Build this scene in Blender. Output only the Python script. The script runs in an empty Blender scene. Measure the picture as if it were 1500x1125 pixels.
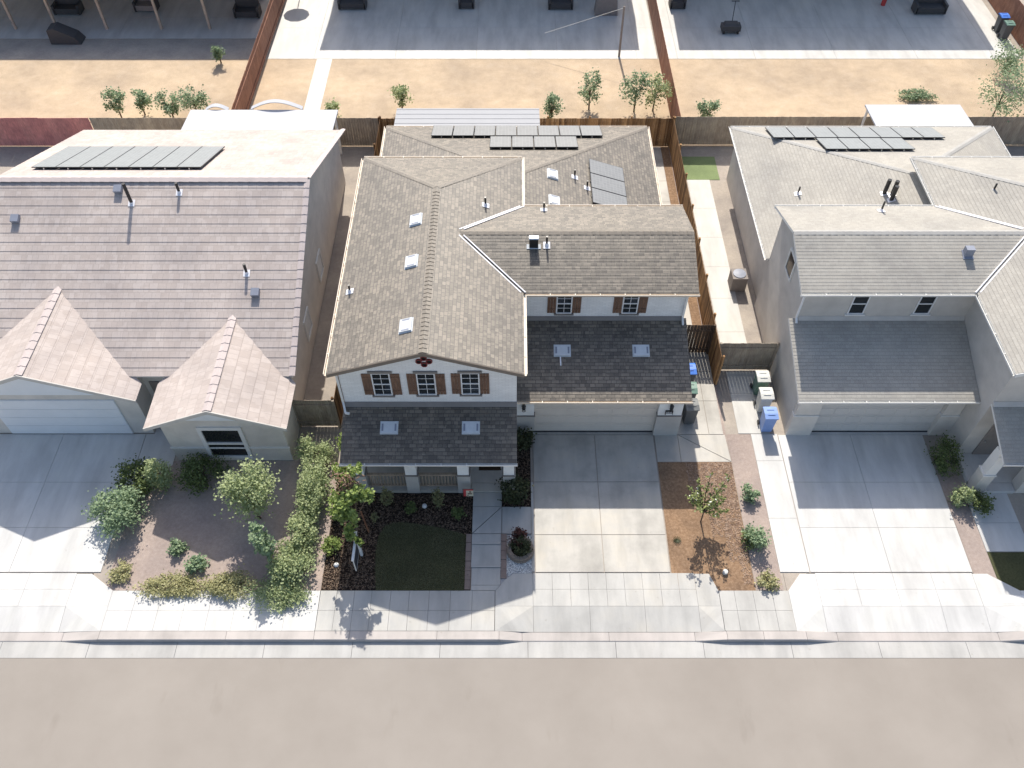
import bpy, math, random
from mathutils import Vector, Matrix

random.seed(7)
scene = bpy.context.scene
COL = scene.collection
R = math.radians

# ---------------------------------------------------------------- helpers
WORLD = {}          # object name -> world position of its origin


def V(*a):
    return Vector(a)


def tag(o, label=None, cat=None, group=None, kind=None):
    if label: o['label'] = label
    if cat: o['category'] = cat
    if group: o['group'] = group
    if kind: o['kind'] = kind
    return o


def wpos(o):
    return WORLD[o.name]


def thing(name, label, cat, loc=(0, 0, 0), group=None):
    o = bpy.data.objects.new(name, None)
    COL.objects.link(o)
    o.location = loc
    o.empty_display_size = .2
    WORLD[o.name] = Vector(loc)
    return tag(o, label, cat, group)


class MB:
    """mesh builder working in world coordinates"""

    def __init__(s, tf=None):
        s.v, s.f, s.m, s.mi, s.tf = [], [], [], 0, tf

    def add(s, pts):
        i0 = len(s.v)
        for p in pts:
            p = Vector(p)
            s.v.append(s.tf(p) if s.tf else p)
        return i0

    def poly(s, pts):
        i = s.add(pts)
        s.f.append(tuple(range(i, i + len(pts))))
        s.m.append(s.mi)
        return s

    def face(s, idx):
        s.f.append(tuple(idx))
        s.m.append(s.mi)

    def hexa(s, P):
        i = s.add(P)
        for q in ((0, 3, 2, 1), (4, 5, 6, 7), (0, 1, 5, 4), (1, 2, 6, 5), (2, 3, 7, 6), (3, 0, 4, 7)):
            s.face([i + k for k in q])
        return s

    def box(s, x0, x1, y0, y1, z0, z1):
        return s.hexa([(x0, y0, z0), (x1, y0, z0), (x1, y1, z0), (x0, y1, z0),
                       (x0, y0, z1), (x1, y0, z1), (x1, y1, z1), (x0, y1, z1)])

    def prism(s, poly, vec):
        vec = Vector(vec)
        poly = [Vector(p) for p in poly]
        n = len(poly)
        i = s.add(poly + [p + vec for p in poly])
        s.face(range(i + n - 1, i - 1, -1))
        s.face(range(i + n, i + 2 * n))
        for k in range(n):
            a, b = k, (k + 1) % n
            s.face((i + a, i + b, i + n + b, i + n + a))
        return s

    def bar(s, a, b, w, h, up=(0, 0, 1)):
        a, b = Vector(a), Vector(b)
        d = (b - a).normalized()
        up = Vector(up)
        sd = d.cross(up)
        if sd.length < 1e-4:
            sd = d.cross(Vector((1, 0, 0)))
        sd.normalize()
        u = sd.cross(d).normalized()
        sd *= w / 2
        u *= h / 2
        return s.hexa([a - sd - u, a + sd - u, b + sd - u, b - sd - u, a - sd + u, a + sd + u, b + sd + u, b - sd + u])

    def cyl(s, a, b, r0, r1, n=8, cap=True):
        a, b = Vector(a), Vector(b)
        d = (b - a).normalized()
        sd = d.cross(Vector((0, 0, 1)))
        if sd.length < 1e-3:
            sd = Vector((1, 0, 0))
        sd.normalize()
        u = sd.cross(d)
        ring = lambda c, r: [c + (sd * math.cos(2 * math.pi * k / n) + u * math.sin(2 * math.pi * k / n)) * r for k in range(n)]
        i = s.add(ring(a, r0) + ring(b, r1))
        for k in range(n):
            s.face((i + k, i + (k + 1) % n, i + n + (k + 1) % n, i + n + k))
        if cap:
            s.face(range(i + n - 1, i - 1, -1))
            s.face(range(i + n, i + 2 * n))
        return s

    def lathe(s, c, prof, n=16):
        """prof: list of (radius, z)"""
        c = Vector(c)
        i = s.add([c + Vector((r * math.cos(2 * math.pi * k / n), r * math.sin(2 * math.pi * k / n), z)) for r, z in prof for k in range(n)])
        for j in range(len(prof) - 1):
            for k in range(n):
                s.face((i + j * n + k, i + j * n + (k + 1) % n, i + (j + 1) * n + (k + 1) % n, i + (j + 1) * n + k))
        s.face(range(i + (len(prof) - 1) * n, i + len(prof) * n))
        return s

    def build(s, name, mat, parent=None, label=None, cat=None, group=None, kind=None, smooth=False, uv=True, origin=None):
        if parent is not None:
            og = wpos(parent)
        elif origin is not None:
            og = Vector(origin)
        else:
            xs = [p.x for p in s.v]; ys = [p.y for p in s.v]; zs = [p.z for p in s.v]
            og = Vector(((min(xs) + max(xs)) / 2, (min(ys) + max(ys)) / 2, min(zs)))
        me = bpy.data.meshes.new(name)
        me.from_pydata([tuple(p - og) for p in s.v], [], s.f)
        mats = mat if isinstance(mat, (list, tuple)) else [mat]
        for m in mats:
            me.materials.append(m)
        if len(mats) > 1:
            me.polygons.foreach_set('material_index', s.m)
        if uv:
            ul = me.uv_layers.new(name='UVMap')
            data = [0.0] * (2 * len(me.loops))
            for p in me.polygons:
                n = p.normal
                if abs(n.z) > .999:
                    h, sv = Vector((1, 0, 0)), Vector((0, 1, 0))
                else:
                    h = Vector((-n.y, n.x, 0)).normalized()
                    sv = n.cross(h)
                for li in p.loop_indices:
                    q = s.v[me.loops[li].vertex_index]
                    data[2 * li] = q.dot(h)
                    data[2 * li + 1] = q.dot(sv)
            ul.data.foreach_set('uv', data)
        if smooth:
            me.polygons.foreach_set('use_smooth', [True] * len(me.polygons))
        me.update()
        o = bpy.data.objects.new(name, me)
        COL.objects.link(o)
        if parent is not None:
            o.parent = parent
        else:
            o.location = og
        WORLD[o.name] = og.copy()
        return tag(o, label, cat, group, kind)


def dup(root, loc, rotz=0, scale=1, label=None, group=None):
    r = root.copy()
    COL.objects.link(r)
    r.location = loc
    r.rotation_euler = (0, 0, rotz)
    r.scale = (scale, scale, scale)
    if label: r['label'] = label
    if group: r['group'] = group
    for ch in list(root.children):
        c = ch.copy(); COL.objects.link(c); c.parent = r
        for g in list(ch.children):
            d = g.copy(); COL.objects.link(d); d.parent = c
    return r


# ---------------------------------------------------------------- materials
def srgb(r, g, b):
    f = lambda c: (c / 255 / 12.92) if c <= 10 else ((c / 255 + .055) / 1.055) ** 2.4
    return (f(r), f(g), f(b))


def newmat(name):
    m = bpy.data.materials.new(name)
    m.use_nodes = True
    nt = m.node_tree
    b = nt.nodes['Principled BSDF']
    return m, nt, b


def N(nt, t, **kw):
    n = nt.nodes.new(t)
    for k, v in kw.items():
        setattr(n, k, v)
    return n


def noise(nt, vec, scale, detail=4, rough=.6):
    n = N(nt, 'ShaderNodeTexNoise')
    n.inputs['Scale'].default_value = scale
    n.inputs['Detail'].default_value = detail
    n.inputs['Roughness'].default_value = rough
    if vec is not None:
        nt.links.new(vec, n.inputs['Vector'])
    return n.outputs['Fac']


def ramp(nt, fac, stops):
    r = N(nt, 'ShaderNodeValToRGB')
    els = r.color_ramp.elements
    while len(els) < len(stops):
        els.new(.5)
    for e, (p, c) in zip(els, stops):
        e.position = p
        e.color = (*c, 1) if len(c) == 3 else c
    nt.links.new(fac, r.inputs['Fac'])
    return r.outputs['Color']


def mixc(nt, fac, a, b, mode='MIX'):
    m = N(nt, 'ShaderNodeMix', data_type='RGBA', blend_type=mode)
    for sock, val in ((m.inputs[0], fac), (m.inputs[6], a), (m.inputs[7], b)):
        if hasattr(val, 'is_output'):
            nt.links.new(val, sock)
        elif isinstance(val, (tuple, list)):
            sock.default_value = (*val, 1) if len(val) == 3 else val
        else:
            sock.default_value = val
    return m.outputs[2]


def mul(c, k):
    return tuple(min(1, x * k) for x in c)


def bump(nt, b, fac, strength, dist=.02):
    n = N(nt, 'ShaderNodeBump')
    n.inputs['Strength'].default_value = strength
    n.inputs['Distance'].default_value = dist
    nt.links.new(fac, n.inputs['Height'])
    nt.links.new(n.outputs['Normal'], b.inputs['Normal'])


def uvn(nt):
    return N(nt, 'ShaderNodeUVMap').outputs['UV']


def basic(name, col, rough=.7, spec=.3, var=.12, vs=1.2, fine=.10, fs=40, bmp=0, metallic=0, tint=None):
    """base colour with broad mottling, fine grain, optional bump, in UV metres"""
    m, nt, b = newmat(name)
    uv = uvn(nt)
    a = noise(nt, uv, vs, 5, .62)
    c = ramp(nt, a, [(.28, mul(col, 1 - var)), (.72, mul(tint or col, 1 + var))])
    f = noise(nt, uv, fs, 3, .7)
    c = mixc(nt, 1.0, c, ramp(nt, f, [(.25, (1 - fine,) * 3), (.75, (1 + fine,) * 3)]), 'MULTIPLY')
    nt.links.new(c, b.inputs['Base Color'])
    b.inputs['Roughness'].default_value = rough
    b.inputs['Specular IOR Level'].default_value = spec
    b.inputs['Metallic'].default_value = metallic
    if bmp:
        bump(nt, b, f, bmp)
    return m


def shingle(name, c1, c2, w=.30, h=.145, rough=.55, spec=1.0, gap=.5):
    m, nt, b = newmat(name)
    uv = uvn(nt)

    def brick(width, off):
        k = N(nt, 'ShaderNodeTexBrick')
        k.offset = off
        k.inputs['Scale'].default_value = 1
        k.inputs['Brick Width'].default_value = width
        k.inputs['Row Height'].default_value = h
        k.inputs['Mortar Size'].default_value = .009
        k.inputs['Mortar Smooth'].default_value = .3
        k.inputs['Bias'].default_value = 0
        k.inputs['Color1'].default_value = (*c1, 1)
        k.inputs['Color2'].default_value = (*c2, 1)
        k.inputs['Mortar'].default_value = (*mul(c1, gap), 1)
        nt.links.new(uv, k.inputs['Vector'])
        return k
    k1, k2 = brick(w, .41), brick(w * .63, .33)
    pick = ramp(nt, noise(nt, uv, 2.3, 2), [(.44, (0, 0, 0)), (.56, (1, 1, 1))])
    c = mixc(nt, pick, k1.outputs['Color'], k2.outputs['Color'])
    c = mixc(nt, 1.0, c, ramp(nt, noise(nt, uv, 70, 2, .8), [(.2, (.78, .78, .78)), (.8, (1.2, 1.2, 1.2))]), 'MULTIPLY')
    c = mixc(nt, 1.0, c, ramp(nt, noise(nt, uv, .45, 4, .6), [(.3, (.86, .86, .87)), (.7, (1.12, 1.11, 1.09))]), 'MULTIPLY')
    nt.links.new(c, b.inputs['Base Color'])
    b.inputs['Roughness'].default_value = rough
    b.inputs['Specular IOR Level'].default_value = spec
    bump(nt, b, noise(nt, uv, 55, 2, .8), .5, .012)
    return m


def brickwall(name, col, w=.24, h=.075, strength=.35, rough=.75):
    m, nt, b = newmat(name)
    uv = uvn(nt)
    k = N(nt, 'ShaderNodeTexBrick')
    k.inputs['Scale'].default_value = 1
    k.inputs['Brick Width'].default_value = w
    k.inputs['Row Height'].default_value = h
    k.inputs['Mortar Size'].default_value = .009
    k.inputs['Mortar Smooth'].default_value = .5
    k.inputs['Color1'].default_value = (*mul(col, 1.04), 1)
    k.inputs['Color2'].default_value = (*mul(col, .95), 1)
    k.inputs['Mortar'].default_value = (*mul(col, .84), 1)
    nt.links.new(uv, k.inputs['Vector'])
    c = mixc(nt, 1.0, k.outputs['Color'], ramp(nt, noise(nt, uv, 1.1, 5), [(.3, (.93, .93, .93)), (.7, (1.05, 1.05, 1.05))]), 'MULTIPLY')
    nt.links.new(c, b.inputs['Base Color'])
    b.inputs['Roughness'].default_value = rough
    bump(nt, b, k.outputs['Fac'], -strength, .01)
    return m


def boards(name, c1, c2, w=.14, rough=.8):
    """vertical fence boards: every board its own tone, grain along the board"""
    m, nt, b = newmat(name)
    uv = uvn(nt)
    sx = N(nt, 'ShaderNodeSeparateXYZ'); nt.links.new(uv, sx.inputs[0])
    d = N(nt, 'ShaderNodeMath', operation='DIVIDE'); nt.links.new(sx.outputs[0], d.inputs[0]); d.inputs[1].default_value = w
    fl = N(nt, 'ShaderNodeMath', operation='FLOOR'); nt.links.new(d.outputs[0], fl.inputs[0])
    wn = N(nt, 'ShaderNodeTexWhiteNoise', noise_dimensions='1D'); nt.links.new(fl.outputs[0], wn.inputs['W'])
    mp = N(nt, 'ShaderNodeMapping'); mp.inputs['Scale'].default_value = (1, .09, 1); nt.links.new(uv, mp.inputs['Vector'])
    g = noise(nt, mp.outputs[0], 28, 5, .7)
    c = mixc(nt, wn.outputs['Value'], c1, c2)
    c = mixc(nt, 1.0, c, ramp(nt, g, [(.25, (.55, .53, .5)), (.75, (1.3, 1.28, 1.22))]), 'MULTIPLY')
    c = mixc(nt, 1.0, c, ramp(nt, noise(nt, uv, 1.3, 4), [(.3, (.75, .75, .77)), (.7, (1.2, 1.17, 1.1))]), 'MULTIPLY')
    nt.links.new(c, b.inputs['Base Color'])
    b.inputs['Roughness'].default_value = rough
    b.inputs['Specular IOR Level'].default_value = .2
    bump(nt, b, g, .3, .005)
    return m


def foliage(name, dark, light, rough=.55, tr=.25, scale=3.0, extra=None, rv=1.0):
    m, nt, b = newmat(name)
    geo = N(nt, 'ShaderNodeNewGeometry')
    f = noise(nt, geo.outputs['Position'], scale, 3, .6)
    stops = [(.3, dark), (.68, light)]
    if extra: stops.append((.8, extra))
    c = ramp(nt, f, stops)
    rnd = ramp(nt, geo.outputs['Random Per Island'], [(0, (1 - .4 * rv, 1 - .38 * rv, 1 - .4 * rv)), (1, (1 + .35 * rv, 1 + .3 * rv, 1 + .2 * rv))])
    c = mixc(nt, 1.0, c, rnd, 'MULTIPLY')
    nt.links.new(c, b.inputs['Base Color'])
    b.inputs['Roughness'].default_value = rough
    b.inputs['Specular IOR Level'].default_value = .35
    t = N(nt, 'ShaderNodeBsdfTranslucent')
    nt.links.new(c, t.inputs['Color'])
    mx = N(nt, 'ShaderNodeMixShader'); mx.inputs[0].default_value = tr
    nt.links.new(b.outputs[0], mx.inputs[1]); nt.links.new(t.outputs[0], mx.inputs[2])
    nt.links.new(mx.outputs[0], nt.nodes['Material Output'].inputs['Surface'])
    return m


def soil(name, stops, scale=14, fs=90, bmp=.6, big=.6, spec=.1):
    m, nt, b = newmat(name)
    uv = uvn(nt)
    c = ramp(nt, noise(nt, uv, scale, 6, .75), stops)
    c = mixc(nt, 1.0, c, ramp(nt, noise(nt, uv, big, 4), [(.3, (.8, .8, .82)), (.7, (1.18, 1.16, 1.12))]), 'MULTIPLY')
    f = noise(nt, uv, fs, 2, .8)
    c = mixc(nt, 1.0, c, ramp(nt, f, [(.3, (.72, .72, .72)), (.7, (1.25, 1.25, 1.25))]), 'MULTIPLY')
    nt.links.new(c, b.inputs['Base Color'])
    b.inputs['Roughness'].default_value = .95
    b.inputs['Specular IOR Level'].default_value = spec
    bump(nt, b, f, bmp, .03)
    return m


def concrete(name, col, warm, stain=.16, rough=.6, spec=.4):
    m, nt, b = newmat(name)
    uv = uvn(nt)
    c = ramp(nt, noise(nt, uv, .55, 5, .6), [(.32, mul(col, 1 - stain)), (.5, col), (.7, warm)])
    mp = N(nt, 'ShaderNodeMapping'); mp.inputs['Scale'].default_value = (1, .22, 1); nt.links.new(uv, mp.inputs['Vector'])
    c = mixc(nt, 1.0, c, ramp(nt, noise(nt, mp.outputs[0], 1.5, 5, .6), [(.32, (.83, .83, .83)), (.6, (1.04, 1.04, 1.04))]), 'MULTIPLY')
    c = mixc(nt, 1.0, c, ramp(nt, noise(nt, uv, 60, 3, .8), [(.25, (.92, .92, .92)), (.75, (1.06, 1.06, 1.06))]), 'MULTIPLY')
    sp = ramp(nt, noise(nt, uv, 5.5, 3, .55), [(.66, (0, 0, 0)), (.76, (1, 1, 1))])
    c = mixc(nt, sp, c, mixc(nt, 1.0, c, (.87, .85, .82), 'MULTIPLY'))
    nt.links.new(c, b.inputs['Base Color'])
    b.inputs['Roughness'].default_value = rough
    b.inputs['Specular IOR Level'].default_value = spec
    bump(nt, b, noise(nt, uv, 120, 2, .8), .12, .004)
    return m


def plain(name, col, rough=.5, spec=.4, metallic=0):
    m, nt, b = newmat(name)
    geo = N(nt, 'ShaderNodeNewGeometry')
    f = noise(nt, geo.outputs['Position'], 6, 3)
    nt.links.new(ramp(nt, f, [(.3, mul(col, .93)), (.7, mul(col, 1.06))]), b.inputs['Base Color'])
    b.inputs['Roughness'].default_value = rough
    b.inputs['Specular IOR Level'].default_value = spec
    b.inputs['Metallic'].default_value = metallic
    return m


M = {}
# the house in the middle
M['shingle'] = shingle('weathered_shingle', (.086, .071, .053), (.222, .186, .143), spec=.85, rough=.52, gap=.25)
M['cap'] = shingle('cap_shingle', (.125, .10, .072), (.17, .14, .105), w=.5, h=.3)
M['wall'] = brickwall('painted_brick', (.80, .80, .79))
M['white'] = basic('white_stucco', (.82, .82, .80), fs=70, fine=.05, bmp=.2)
M['base'] = basic('grey_base_stucco', (.50, .48, .45), fs=60, fine=.06, bmp=.25)
M['trim'] = basic('grey_trim', (.23, .21, .195), rough=.6)
M['fascia'] = basic('dark_fascia', (.20, .165, .135), rough=.6)
M['gutter'] = plain('cream_gutter', (.70, .61, .50), .45, .4)
M['shutter'] = boards('brown_shutter_wood', (.185, .115, .085), (.21, .13, .097), w=.12, rough=.6)
M['frame'] = plain('white_vinyl', (.80, .80, .80), .35, .5)
M['door'] = basic('garage_door_paint', (.70, .63, .55), fine=.03, var=.05, rough=.5)
M['flash'] = plain('white_flashing', (.86, .85, .88), .4, .5)
M['galv'] = plain('pale_metal_vent', (.62, .65, .68), .4, .4)
M['galvd'] = plain('vent_louvre', (.25, .27, .33), .5, .5)
M['black'] = plain('black_plastic', (.018, .018, .02), .4, .5)
M['steel'] = plain('bright_steel', (.6, .62, .64), .3, .5, .9)
M['terra'] = plain('red_clay_pipe', (.20, .035, .035), .6)
M['dark'] = plain('dark_interior', (.01, .008, .008), .8)
M['wood'] = boards('rail_wood', (.40, .33, .27), (.44, .36, .30), w=.3)
M['mat'] = basic('door_mat', (.05, .028, .014), fine=.3, fs=90)


def glassmat(name, tint=(.02, .023, .025)):
    m, nt, b = newmat(name)
    b.inputs['Base Color'].default_value = (*tint, 1)
    b.inputs['Roughness'].default_value = .06
    b.inputs['Specular IOR Level'].default_value = .6
    return m


M['glass'] = glassmat('window_glass')


def panelmat(name, col, rough=.33, spec=.9):
    m, nt, b = newmat(name)
    uv = uvn(nt)
    k = N(nt, 'ShaderNodeTexBrick')
    k.offset = 0
    for n_, v_ in (('Scale', 1), ('Brick Width', .166), ('Row Height', .166), ('Mortar Size', .004), ('Mortar Smooth', .1)):
        k.inputs[n_].default_value = v_
    k.inputs['Color1'].default_value = (*col, 1)
    k.inputs['Color2'].default_value = (*mul(col, 1.12), 1)
    k.inputs['Mortar'].default_value = (*mul(col, 1.7), 1)
    nt.links.new(uv, k.inputs['Vector'])
    nt.links.new(k.outputs['Color'], b.inputs['Base Color'])
    b.inputs['Roughness'].default_value = rough
    b.inputs['Specular IOR Level'].default_value = spec
    return m


M['panel'] = panelmat('solar_cells', (.21, .213, .212), .42)
M['panel_edge'] = plain('panel_frame', (.03, .03, .033), .4)
# neighbours: paler finishes, a white veil over their lots mixed into the colours
M['tile'] = shingle('pale_pink_concrete_tile', (.475, .41, .375), (.555, .49, .455), w=.34, h=.41, rough=.85, spec=.15, gap=.86)
M['tile_cap'] = basic('pale_tile_cap', (.52, .45, .43))
M['grey_shingle'] = shingle('pale_grey_shingle', (.375, .355, .32), (.435, .415, .375), rough=.85, spec=.2, gap=.9)
M['grey_cap'] = basic('grey_cap', (.38, .37, .35))
M['grey_wall'] = basic('grey_taupe_stucco', (.56, .53, .49), fs=60, fine=.04, bmp=.2)
M['taupe'] = basic('warm_grey_stucco', (.66, .62, .565), fs=60, fine=.04, bmp=.2)
M['bluewhite'] = basic('pale_door_paint', (.78, .80, .82), fine=.03, var=.04)
M['trim_w'] = basic('pale_trim', (.74, .73, .70), fine=.03, var=.04)
M['tan_door'] = basic('tan_door_paint', (.62, .59, .55), fine=.03, var=.04)
M['panel_pale'] = panelmat('pale_solar_cells', (.22, .235, .24), .5, .7)
M['metal_roof'] = basic('white_metal_roof', (.50, .51, .54), fine=.02, var=.03, rough=.7, spec=.2)
M['metal_roof2'] = basic('pale_metal_roof', (.38, .385, .40), fine=.02, var=.03, rough=.7, spec=.2)
# ground
M['concrete'] = concrete('concrete', (.49, .465, .42), (.55, .505, .425), stain=.24)
M['walkc'] = concrete('walk_concrete', (.47, .46, .435), (.51, .485, .435), stain=.13)
M['palec'] = concrete('pale_concrete', (.62, .61, .59), (.64, .63, .59), stain=.08)  # neighbours' paving, lightened to carry the white veil in its colour
M['patioc'] = concrete('patio_concrete', (.58, .565, .53), (.60, .58, .53), stain=.07)
M['curb'] = concrete('curb_concrete', (.48, .44, .41), (.52, .47, .44))
M['gut'] = concrete('gutter_concrete', (.455, .445, .425), (.49, .475, .445), stain=.12)


def asphalt():
    m, nt, b = newmat('veiled_beige_asphalt')  # beige lightened: white veil over the street put into the colour
    uv = uvn(nt)
    c = ramp(nt, noise(nt, uv, .35, 5, .6), [(.3, (.290, .258, .226)), (.7, (.335, .30, .265))])
    mp = N(nt, 'ShaderNodeMapping'); mp.inputs['Scale'].default_value = (1, .35, 1); nt.links.new(uv, mp.inputs['Vector'])
    s = ramp(nt, noise(nt, mp.outputs[0], 1.1, 4, .55), [(.64, (0, 0, 0)), (.8, (1, 1, 1))])
    c = mixc(nt, s, c, mixc(nt, 1.0, c, (.86, .85, .84), 'MULTIPLY'))
    f = noise(nt, uv, 90, 2, .85)
    c = mixc(nt, 1.0, c, ramp(nt, f, [(.25, (.86, .86, .86)), (.75, (1.1, 1.1, 1.1))]), 'MULTIPLY')
    nt.links.new(c, b.inputs['Base Color'])
    b.inputs['Roughness'].default_value = .75
    b.inputs['Specular IOR Level'].default_value = .3
    bump(nt, b, f, .25, .006)
    return m


M['asphalt'] = asphalt()
M['mulch'] = soil('dark_bark_mulch', [(.3, (.012, .009, .008)), (.55, (.03, .021, .017)), (.75, (.08, .057, .043))], 18)
M['chip'] = foliage('bark_chip', (.018, .012, .010), (.25, .18, .135), tr=0, scale=14, rough=.9)
M['dirt'] = soil('orange_brown_dirt', [(.3, (.18, .112, .07)), (.52, (.29, .19, .12)), (.75, (.42, .295, .20))], 9, bmp=.5, big=.9)
M['chip2'] = foliage('red_brown_chip', (.22, .14, .105), (.46, .34, .27), tr=0, scale=6, rough=.9)
M['drydirt'] = soil('dry_yard_dirt', [(.3, (.46, .36, .255)), (.52, (.53, .415, .295)), (.75, (.58, .47, .35))], 1.3, bmp=.2, big=.25, fs=30)
M['redmulch'] = soil('reddish_mulch', [(.3, (.33, .265, .235)), (.55, (.40, .33, .295)), (.75, (.47, .39, .345))], 8, bmp=.3)
M['greydirt'] = soil('grey_side_yard', [(.3, (.36, .32, .28)), (.7, (.44, .39, .34))], 6, bmp=.2)
M['farm'] = soil('far_ground', [(.3, (.33, .27, .2)), (.7, (.42, .34, .25))], .5)
M['gravel'] = foliage('white_pebble', (.62, .62, .64), (.82, .82, .84), tr=0, scale=20, rough=.7)
M['gravelbed'] = soil('gravel_bed', [(.3, (.30, .30, .31)), (.7, (.55, .55, .56))], 40)
M['grass'] = foliage('lawn_blade', (.15, .155, .09), (.23, .22, .135), tr=.2, scale=1.1, extra=(.36, .31, .2))
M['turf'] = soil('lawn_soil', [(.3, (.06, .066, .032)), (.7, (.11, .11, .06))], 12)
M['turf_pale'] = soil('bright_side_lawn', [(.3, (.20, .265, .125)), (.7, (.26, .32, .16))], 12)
M['paver'] = brickwall('paver_brick', (.24, .18, .155), w=.22, h=.2, strength=.5)
M['paver2'] = brickwall('planter_block', (.27, .215, .175), w=.2, h=.11, strength=.6)
# fences, wood
M['fence'] = boards('cedar_fence', (.13, .07, .035), (.45, .27, .135))
M['gate'] = boards('dark_gate', (.12, .085, .065), (.17, .12, .09))
M['fence_pale'] = boards('veiled_fence', (.36, .31, .265), (.44, .39, .335))  # brown boards outside the lot, paled by a white veil mixed in
M['fence_red'] = boards('red_brown_fence', (.30, .155, .115), (.36, .20, .15))
M['red'] = boards('red_painted_boards', (.62, .27, .27), (.66, .31, .30), w=.5)
M['post'] = boards('pale_post_wood', (.50, .42, .36), (.56, .48, .41), w=.4)
M['stake'] = boards('stake_wood', (.26, .12, .07), (.3, .15, .09), w=.3)
M['trunk'] = basic('bark', (.13, .10, .075), rough=.9, vs=8, fine=.25, fs=30, bmp=.5)
# plants
M['leaf_lime'] = foliage('lime_leaf', (.16, .23, .06), (.40, .50, .17), extra=(.62, .66, .33), tr=.35, scale=5, rough=.4)
M['leaf_mid'] = foliage('mid_leaf', (.09, .125, .045), (.18, .23, .085), extra=(.28, .31, .13))
M['leaf_dark'] = foliage('dark_leaf', (.035, .045, .022), (.085, .10, .045), extra=(.19, .18, .09), scale=7)
M['leaf_sage'] = foliage('sage_leaf', (.17, .175, .085), (.33, .32, .17))
M['leaf_rose'] = foliage('pale_green_leaf', (.13, .17, .05), (.30, .34, .14), extra=(.5, .52, .3))
M['leaf_red'] = foliage('red_leaf', (.05, .018, .016), (.12, .045, .035))
M['leaf_veil'] = foliage('veiled_leaf', (.30, .37, .18), (.48, .54, .30), extra=(.6, .62, .38), tr=.35, rv=.4)  # white veil over the neighbours' planting mixed into the leaf colours
M['leaf_veil2'] = foliage('veiled_green_leaf', (.21, .30, .18), (.36, .46, .28), tr=.35, rv=.4)  # greener leaf with the same white veil mixed in
M['leaf_yel'] = foliage('yellow_green_cover', (.36, .36, .18), (.52, .50, .28), tr=.35, rv=.5)
M['flower'] = plain('white_petal', (.8, .8, .76), .6)
M['straw'] = foliage('dry_twig', (.22, .13, .09), (.38, .25, .18))
# small things
M['bin_blue'] = plain('blue_plastic', (.06, .19, .62), .4)
M['bin_pale_blue'] = plain('veiled_blue_plastic', (.22, .34, .66), .5)  # neighbour's blue, lightened by painting the white veil into it
M['bin_green'] = plain('green_plastic', (.14, .24, .19), .4)
M['bin_grey'] = plain('grey_plastic', (.16, .165, .165), .45)
M['bin_gbody'] = plain('grey_plastic_body', (.10, .105, .11), .5)
M['sign_white'] = plain('white_post_paint', (.75, .75, .74), .5)
M['sign_dark'] = plain('dark_sign_face', (.055, .06, .075), .4)
M['flag_red'] = plain('red_cloth', (.5, .06, .06), .8)
M['flag_cream'] = plain('cream_cloth', (.62, .56, .42), .8)
M['flag_brown'] = plain('brown_print', (.12, .06, .04), .8)
M['cap_grey'] = plain('grey_utility_lid', (.60, .60, .57), .6)
M['furn'] = plain('charcoal_furniture', (.07, .07, .072), .6)
M['furn2'] = plain('taupe_cushion', (.26, .23, .21), .8)

# ---------------------------------------------------------------- roof tools


def courses(mb, poly, exp=.145, thick=.0075, deck=.10):
    """overlapping shingle courses on a convex roof plane given in world coordinates, plus the deck under them"""
    if mb.tf:
        poly = [mb.tf(Vector(p)) for p in poly]
    else:
        poly = [Vector(p) for p in poly]
    n = Vector((0, 0, 0))
    for i in range(len(poly)):
        n += (poly[i] - poly[0]).cross(poly[(i + 1) % len(poly)] - poly[0])
    n.normalize()
    if n.z < 0:
        n = -n
        poly = poly[::-1]
    h = Vector((-n.y, n.x, 0)).normalized()
    s = n.cross(h)
    if s.z < 0: s = -s
    ts = [p.dot(s) for p in poly]
    tf_, mb.tf = mb.tf, None

    def clip(pl, t, keep_above):
        out = []
        for i in range(len(pl)):
            a, b = pl[i], pl[(i + 1) % len(pl)]
            da, db = a.dot(s) - t, b.dot(s) - t
            if not keep_above: da, db = -da, -db
            if da >= 0: out.append(a)
            if (da > 0 and db < 0) or (da < 0 and db > 0):
                out.append(a + (b - a) * (da / (da - db)))
        return out
    t = math.floor(min(ts) / exp) * exp
    mb.mi = 0
    while t < max(ts) - 1e-4:
        band = clip(clip(poly, t, True), t + exp, False)
        lo = max(t, min(ts))
        if len(band) >= 3:
            top = [p + n * (.004 + thick * (1 - (p.dot(s) - t) / exp)) for p in band]
            mb.poly(top)
            low = [p for p in band if p.dot(s) - lo < 1e-4]
            if len(low) >= 2:
                low.sort(key=lambda p: p.dot(h))
                a, b = low[0], low[-1]
                k = .004 + thick * (1 - (lo - t) / exp)
                mb.poly([a, b, b + n * k, a + n * k])
        t += exp
    if deck:
        mb.mi = 1
        mb.prism([p - n * deck for p in poly], n * (deck - .002))
        mb.mi = 0
    mb.tf = tf_


def caps(mb, a, b, wid=.14, seg=.2, lift=.012, drop=.045):
    """cap shingles stepping along a ridge or hip from low/front end a to b, bent over the ridge"""
    a, b = Vector(a), Vector(b)
    L = (b - a).length
    d = (b - a) / L
    sd = d.cross(Vector((0, 0, 1))).normalized()
    n = sd.cross(d).normalized()
    k = max(1, int(L / seg))
    st = L / k
    for i in range(k):
        p, q = a + d * (i * st), a + d * ((i + 1.0) * st)
        up, dn = n * (lift + .014), n * (lift - .004)
        pts = [p + sd * wid + up - n * drop, p + up, p - sd * wid + up - n * drop,
               q + sd * wid + dn - n * drop, q + dn, q - sd * wid + dn - n * drop]
        th = n * .014
        i0 = mb.add([x for x in pts] + [x - th for x in pts])
        for f in ((0, 1, 4, 3), (1, 2, 5, 4), (0, 6, 7, 1), (1, 7, 8, 2), (6, 9, 10, 7), (7, 10, 11, 8)):
            mb.face([i0 + j for j in f])


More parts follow.
